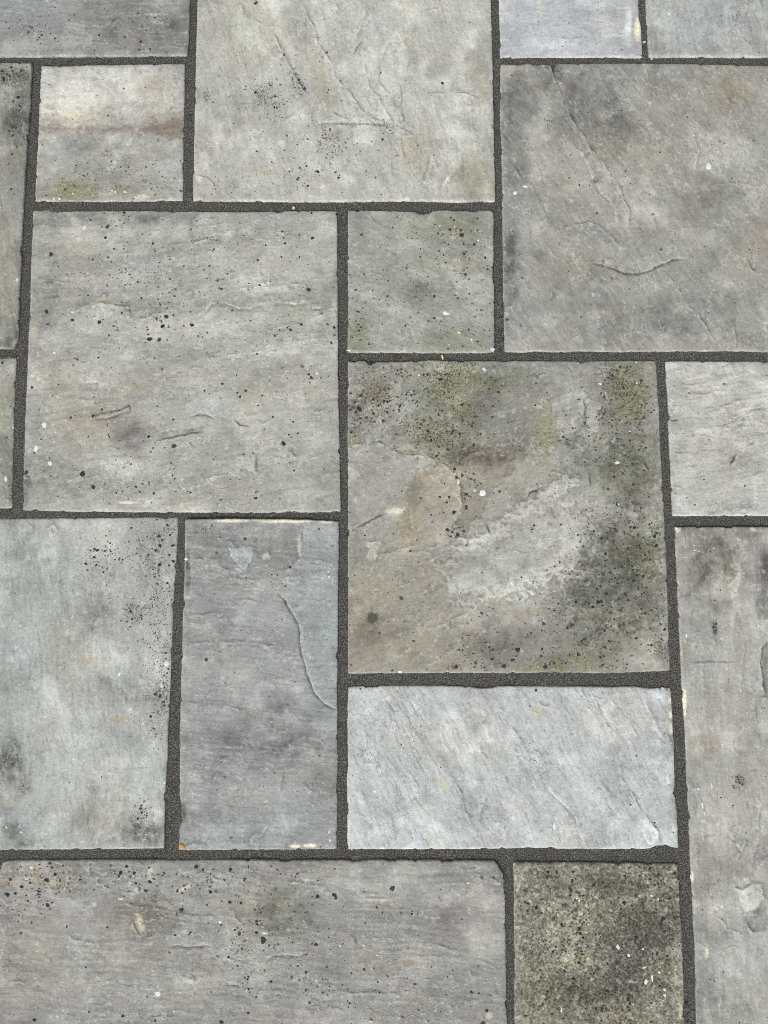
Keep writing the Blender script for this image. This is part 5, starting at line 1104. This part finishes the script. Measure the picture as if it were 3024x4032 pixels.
        if e[0] == 'c' and min(rx, ry) > 14:
            m *= 0.35
        k = CH[e[0]]
        if k == 0:
            ch[0][r0] += m * 1.6 * d.get('gain', 1.15) * np.clip(1 + 1.1 * brk[r0] + 0.8 * brk2[r0], 0.1, 2)
        else:
            ch[k][r0] = 1 - (1 - ch[k][r0]) * (1 - np.clip(m, 0, 1))
    cloud = fbm(al / 0.16, ac / 0.07, 4, seed + 60, 0.55)
    cl2 = fbm(X / 0.05, Y / 0.05, 4, seed + 61, 0.55)
    light = 1 + ch[0] + 0.20 * cloud + 0.11 * cl2 + gamp * 0.75 * streak + 0.21 * sstep(fbm(X / 0.10, Y / 0.10, 5, seed + 71, 0.62), 0.02, 0.30) * np.clip(1 + 1.6 * cl2, 0, 2) - 0.16 * sstep(fbm(X / 0.13, Y / 0.11, 5, seed + 72, 0.62), 0.05, 0.32) + 0.05 * fbm(X / 0.02, Y / 0.02, 4, seed + 73, 0.6)
    light = np.clip(light, 0.35, 1.7)
    light = light * (1 - 0.10 * np.clip(1 - de / 0.010, 0, 1) * np.clip(0.5 + fbm(X / 0.06, Y / 0.06, 2, seed + 62), 0, 1))
    warm = np.clip(ch[1] + 0.22 * np.clip(fbm(X / 0.11, Y / 0.09, 4, seed + 63), 0, 1), 0, 1)
    cool = np.clip(ch[2] + 0.45 * np.clip(fbm(X / 0.10, Y / 0.10, 4, seed + 64), 0, 1), 0, 1)
    # long thin bleached scuffs along the grain
    sc = sstep(fbm(al / 0.05, ac / 0.006, 3, seed + 66, 0.6), 0.26, 0.48) * sstep(fbm(X / 0.08, Y / 0.08, 2, seed + 67), -0.05, 0.3)
    edge = np.maximum(edge, 0.30 * sc)
    # whitish veins that follow the bedding, broken into fragments
    vn = 1 - np.abs(fbm(al / 0.13, ac / 0.05, 5, seed + 74, 0.6)) * 7.0
    vn = sstep(vn, 0.55, 0.95) * sstep(fbm(X / 0.07, Y / 0.07, 3, seed + 75), -0.05, 0.22) * np.clip(0.45 + 1.9 * brk3, 0, 1)
    edge = np.maximum(edge, 0.55 * vn)
    # --- mesh with sides
    top = np.stack([X, Y, Z], -1).reshape(-1, 3)
    idx = np.arange(nv * nu).reshape(nv, nu)
    ring = np.concatenate([idx[0, :-1], idx[:-1, -1], idx[-1, :0:-1], idx[:0:-1, 0]])
    side = top[ring].copy(); side[:, 2] = -0.022
    n0 = len(top); nr = len(ring)
    quad = np.stack([idx[:-1, :-1], idx[1:, :-1], idx[1:, 1:], idx[:-1, 1:]], -1).reshape(-1, 4)
    k = np.arange(nr); k2 = (k + 1) % nr
    sq = np.stack([ring[k], ring[k2], n0 + k2, n0 + k], 1)
    o0 = np.array([cx, cy, 0.0])
    mat = stone_material(d['rgb'], i + 1, d['grain'], d['terr'][0] * 1.25, granular=d.get('granular', 0.0))
    o = mesh_object("paving_slab", np.concatenate([top, side]) - o0, np.concatenate([quad, sq]), mat, parent)
    o.location = o0
    if d.get('label'):
        o["label"] = d['label']

    def pack(*a):
        a = [np.concatenate([np.clip(z, 0, 4).ravel(), np.clip(z, 0, 4).ravel()[ring]]) for z in a]
        return np.stack(a, 1)
    attr(o, "stain_a", pack(light, warm, cool, ch[3]))
    attr(o, "stain_b", pack(ch[4], ch[5], ch[6], ch[7]))
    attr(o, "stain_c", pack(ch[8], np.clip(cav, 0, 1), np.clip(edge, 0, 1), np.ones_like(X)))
    if outer:
        return o

    # --- lichen crusts
    lu_i, lv_i = u, v

    def uv_of(x, y):
        """inverse of the slab's grid, by a few fixed-point steps from the bilinear frame"""
        A = np.stack([TR - TL, BL - TL], 1)
        q = np.linalg.solve(A, np.stack([x - TL[0], y - TL[1]]))
        for _ in range(3):
            uu, vv = np.clip(q[0], 0, 1), np.clip(q[1], 0, 1)
            bx = (1 - uu) * (1 - vv) * TL[0] + uu * (1 - vv) * TR[0] + (1 - uu) * vv * BL[0] + uu * vv * BR[0]
            by = (1 - uu) * (1 - vv) * TL[1] + uu * (1 - vv) * TR[1] + (1 - uu) * vv * BL[1] + uu * vv * BR[1]
            q = q + np.linalg.solve(A, np.stack([x - bx, y - by]))
        return q[0], q[1]

    def zfun(x, y):
        uu, vv = uv_of(np.asarray(x), np.asarray(y))
        ci = np.clip(np.searchsorted(u, uu), 1, nu - 2); ri = np.clip(np.searchsorted(v, vv), 1, nv - 2)
        z = np.maximum.reduce([Z[ri, ci], Z[ri - 1, ci], Z[ri, ci - 1], Z[ri - 1, ci - 1]])
        return z - o0[2]

    def inside(x, y, pad):
        uu, vv = uv_of(np.asarray(x), np.asarray(y))
        return (uu * lu > pad) & ((1 - uu) * lu > pad) & (vv * lv > pad) & ((1 - vv) * lv > pad)

    bl = []
    for (px, py, r) in spotlist(d.get('dots', '')):
        x, y = to_ground(px, py)
        rr = r[0] * PXM
        bl.append((x - cx, y - cy, rr * 1.02, rr * RNG.uniform(0.88, 1.05), False, 0.00035, min(0.6, abs(RNG.normal(0.0, 0.13))) if r[0] > 5 else min(0.7, abs(RNG.normal(0.1, 0.2)))))
    for (px, py, r) in spotlist(d.get('pales', '')):
        x, y = to_ground(px, py)
        bl.append((x - cx, y - cy, r[0] * PXM, r[0] * PXM * 0.95, False, 0.00025, RNG.uniform(0.6, 0.85)))
    for (px, py, r) in spotlist(d.get('smudges', '')):
        x, y = to_ground(px, py)
        bl.append((x - cx, y - cy, r[0] * PXM * .7, r[0] * PXM * 0.6, False, 0.0002, 0.35))
    # many small specks where the lichen spreads
    specks = []
    for (_, ex, ey, rx, ry, a_, s) in sblobs:
        n = RNG.poisson(math.pi * rx * ry * PXM * PXM * LICHEN_DENS * s)
        t_ = RNG.normal(0, 0.62, n); w_ = RNG.normal(0, 0.62, n)
        c_, s_ = math.cos(a_), math.sin(a_)
        specks.append((ex + rx * t_ * c_ - ry * w_ * s_, ey + rx * t_ * s_ + ry * w_ * c_))
    area = lu * lv
    n = RNG.poisson(area * LICHEN_DENS * (d.get('dust', 0.016) + 0.25 * d.get('speck', 0.0)))
    a1, a2 = RNG.random(n), RNG.random(n)
    g0x, g0y = to_px(*(TL[:, None] + (TR - TL)[:, None] * a1 + (BL - TL)[:, None] * a2))
    specks.append((g0x, g0y))
    sx = np.concatenate([z[0] for z in specks]); sy = np.concatenate([z[1] for z in specks])
    keep = RNG.random(len(sx)) < sstep(fbm(sx / 50, sy / 50, 4, seed + 70, 0.6), -0.22, 0.20) + 0.06
    sx, sy = sx[keep], sy[keep]
    x, y = to_ground(sx, sy)
    ok = inside(x, y, 0.003)
    x, y = x[ok], y[ok]
    r = np.clip(np.exp(RNG.normal(math.log(d.get('size', 0.00090)), 0.45, len(x))), 0.00035, 0.0035)
    tn = np.clip(RNG.normal(0.42, 0.28, len(x)), 0, 1)
    for k_ in range(len(x)):
        bl.append((x[k_] - cx, y[k_] - cy, r[k_], r[k_] * RNG.uniform(0.75, 1.0), False, 0.0002, tn[k_]))

    def zl(a, b):
        return zfun(np.asarray(a) + cx, np.asarray(b) + cy)
    c = crust("black_lichen", bl, BLACK, o, zl, None)
    wl = []
    for (px, py, r) in spotlist(d.get('whites', '')):
        x, y = to_ground(px, py)
        wl.append((x - cx, y - cy, r[0] * PXM, r[1] * PXM, False, 0.00035, RNG.uniform(0.2, 0.9)))
    crust("white_lichen", wl, WHITE, o, zl, None)
    for k_, (px, py, r) in enumerate(spotlist(d.get('splats', ''))):
        x, y = to_ground(px, py)
        sp = crust("dark_lichen_patch", [(x - cx, y - cy, r[0] * PXM, r[0] * PXM, True, 0.0003, 0.42)], BLACK, o, zl, None)
        del sp["kind"]
        sp["label"] = ("dark star-shaped lichen patch on tan stone", "small dark lichen patch above the larger one")[k_]
    return o


# ------------------------------------------------------------------ setting: ground, patio, mortar
EARTH = plain_material("sandy_sub_base", (104, 98, 88), 60.0, 0.35)
gv = np.array([(-60, -60, -0.03), (60, -60, -0.03), (60, 60, -0.03), (-60, 60, -0.03)], F32)
ground = mesh_object("ground", gv, np.array([[0, 1, 2, 3]]), EARTH, None, False)
ground["kind"] = "structure"

patio = bpy.data.objects.new("patio", None)
COL.objects.link(patio)
patio["kind"] = "structure"
patio.empty_display_size = 0.2


def mortar(step, x0, x1, y0, y1, keep):
    xs = np.arange(x0, x1 + step / 2, step); ys = np.arange(y0, y1 + step / 2, step)
    X, Y = np.meshgrid(xs, ys)
    Cx = 0.5 * (X[:-1, :-1] + X[1:, 1:]); Cy = 0.5 * (Y[:-1, :-1] + Y[1:, 1:])
    m = keep(Cx, Cy)
    for d in SLABS:
        pts = np.array(list(d['top']) + list(d['right'])[1:] + list(d['bottom'])[::-1][1:] + list(d['left'])[::-1][1:-1], float)
        wx, wy = to_ground(pts[:, 0], pts[:, 1])
        if wx.max() < x0 or wx.min() > x1 or wy.max() < y0 or wy.min() > y1:
            continue
        c = np.array([(wx.min() + wx.max()) / 2, (wy.min() + wy.max()) / 2])
        sx_ = max(0.0, 1 - 0.024 / (wx.max() - wx.min())); sy_ = max(0.0, 1 - 0.024 / (wy.max() - wy.min()))
        poly = np.stack([c[0] + (wx - c[0]) * sx_, c[1] + (wy - c[1]) * sy_], 1)
        b = (Cx > wx.min()) & (Cx < wx.max()) & (Cy > wy.min()) & (Cy < wy.max()) & m
        r = np.where(b)
        m[r] &= ~in_poly(Cx[r], Cy[r], poly)
    idx = np.arange(X.size).reshape(X.shape)
    q = np.stack([idx[:-1, :-1], idx[:-1, 1:], idx[1:, 1:], idx[1:, :-1]], -1)[m]
    used = np.unique(q)
    mp = np.full(X.size, -1); mp[used] = np.arange(len(used))
    x = X.ravel()[used]; y = Y.ravel()[used]
    z = -0.0046 + 0.0022 * fbm(x / 0.09, y / 0.09, 3, 901) + 0.0006 * fbm(x / 0.004, y / 0.004, 2, 905) + 0.0005 * fbm(x / 0.014, y / 0.014, 2, 909)
    return np.stack([x, y, z], 1), mp[q]


gx0, gy1 = to_ground(-80, -80); gx1, _ = to_ground(3104, -80); _, gy0 = to_ground(0, 4112)
gx0b, _ = to_ground(-80, -80)
step = 0.0022
gx0 = math.floor(gx0 / 0.011) * 0.011; gx1 = math.ceil(gx1 / 0.011) * 0.011
gy0 = math.floor(gy0 / 0.011) * 0.011; gy1 = math.ceil(gy1 / 0.011) * 0.011
v1, f1 = mortar(step, gx0, gx1, gy0, gy1, lambda a, b: np.ones(a.shape, bool))
mo = mesh_object("mortar_joint", v1, f1, MORTAR, patio)
mo["label"] = "dark grey sandy mortar filling the joints between the slabs"
ox0, oy1 = to_ground(-1200, -1170); ox1, _ = to_ground(3960, -1170); _, oy0 = to_ground(0, 5340)
lx0, _ = to_ground(-1790, 2000); lx1, _ = to_ground(4550, 2000)
v2, f2 = mortar(0.011, math.floor(lx0 / .011) * .011, math.ceil(lx1 / .011) * .011, math.floor(oy0 / .011) * .011, math.ceil(oy1 / .011) * .011,
                lambda a, b: ~((a > gx0) & (a < gx1) & (b > gy0) & (b < gy1)))
mo2 = mesh_object("mortar_joint", v2, f2, MORTAR, patio)

for i, d in enumerate(SLABS):
    build_slab(i, d, patio)

# ------------------------------------------------------------------ loose things lying on the paving
CREAM = plain_material("dry_petal", (222, 208, 166), 500.0, 0.12)
AMBER = plain_material("orange_grit", (196, 146, 84), 350.0, 0.25)


def pebble(name, t, x, y, r, z, flat, mat, label, cat, seed, group=None):
    px, py = P(t, x, y)
    wx, wy = to_ground(px, py)
    n_lat, n_lon = 7, 12
    vs = []
    for a in range(1, n_lat):
        th = math.pi * a / n_lat
        for b in range(n_lon):
            ph = 2 * math.pi * b / n_lon
            vs.append((math.sin(th) * math.cos(ph), math.sin(th) * math.sin(ph), math.cos(th)))
    vs.append((0, 0, 1)); vs.append((0, 0, -1))
    vs = np.array(vs)
    k = 1 + 0.28 * fbm(vs[:, 0] * 1.3 + seed, vs[:, 1] * 1.3 + vs[:, 2] * 2.1, 3, 300 + seed)
    vs = np.clip(vs * k[:, None], -0.86, 0.86)
    vs = vs * np.array([r * PXM, r * PXM * 0.9, r * PXM * flat])
    quads, tris = [], []
    for a in range(n_lat - 2):
        for b in range(n_lon):
            b2 = (b + 1) % n_lon
            quads.append((a * n_lon + b, (a + 1) * n_lon + b, (a + 1) * n_lon + b2, a * n_lon + b2))
    last = (n_lat - 2) * n_lon
    for b in range(n_lon):
        b2 = (b + 1) % n_lon
        tris.append((len(vs) - 2, b, b2)); tris.append((len(vs) - 1, last + b2, last + b))
    o = mesh_object(name, vs, [np.array(quads), np.array(tris)], mat, None)
    o.location = (wx, wy, z + r * PXM * flat * 0.6)
    o.rotation_euler = (0, 0, seed * 1.1)
    o["label"] = label
    o["category"] = cat
    if group:
        o["group"] = group
    return o


def petal(t, x, y, r, z, label, seed):
    """a dry curled scrap, thin but cupped"""
    px, py = P(t, x, y)
    wx, wy = to_ground(px, py)
    n = 12
    a = np.arange(n) * 2 * math.pi / n
    rad = 0.72 * r * PXM * (1 + 0.25 * np.cos(2 * a + seed) + 0.18 * RNG.standard_normal(n))
    up = r * PXM * (0.16 + 0.22 * np.abs(np.cos(a + seed)))
    th = 0.0002
    o_ = np.stack([rad * np.cos(a), 0.75 * rad * np.sin(a), up], 1)
    i_ = np.stack([0.5 * rad * np.cos(a), 0.38 * rad * np.sin(a), 0.35 * up], 1)
    topv = np.concatenate([o_, i_, [[0, 0, 0.0002]]])
    botv = topv - np.array([0, 0, th])
    vs = np.concatenate([topv, botv]); m = 2 * n + 1
    k = np.arange(n); k2 = (k + 1) % n
    q = np.concatenate([np.stack([k, k2, n + k2, n + k], 1), np.stack([m + k, m + n + k, m + n + k2, m + k2], 1), np.stack([k, m + k, m + k2, k2], 1)])
    tr = np.concatenate([np.stack([n + k, n + k2, np.full(n, 2 * n)], 1), np.stack([m + n + k2, m + n + k, np.full(n, m + 2 * n)], 1)])
    o = mesh_object("dry_petal", vs, [q, tr], CREAM, None)
    o.location = (wx, wy, z + th)
    o.rotation_euler = (0, 0, seed * 0.9)
    o["label"] = label
    o["category"] = "petal"
    o["group"] = "cream scraps lying in the joints"
    return o


pebble("orange_stone_chip", 'J', 1160, 526, 13, -0.0012, 0.4, AMBER, "orange stone chip in the joint at the lower left corner of the tall cracked slab", "stone chip", 3)
Zj = -0.0036
petal('C', 873, 262, 9, Zj, "cream scrap in the upright joint between the two slabs at the top right", 1)
petal('C', 922, 362, 11, Zj, "cream scrap in the level joint below the top right corner slab", 2)
petal('B', 252, 1322, 10, Zj, "tan scrap in the joint below the large pale slab at the top centre", 3)
petal('E', 1203, 655, 11, Zj, "cream scrap in the joint just below the small square slab at the centre", 5)
petal('E', 1308, 503, 9, 0.0012, "yellow scrap lying on the small square slab at the centre", 6)
petal('K', 745, 1640, 9, 0.0012, "cream scrap lying on the wide slab at the very bottom", 7)
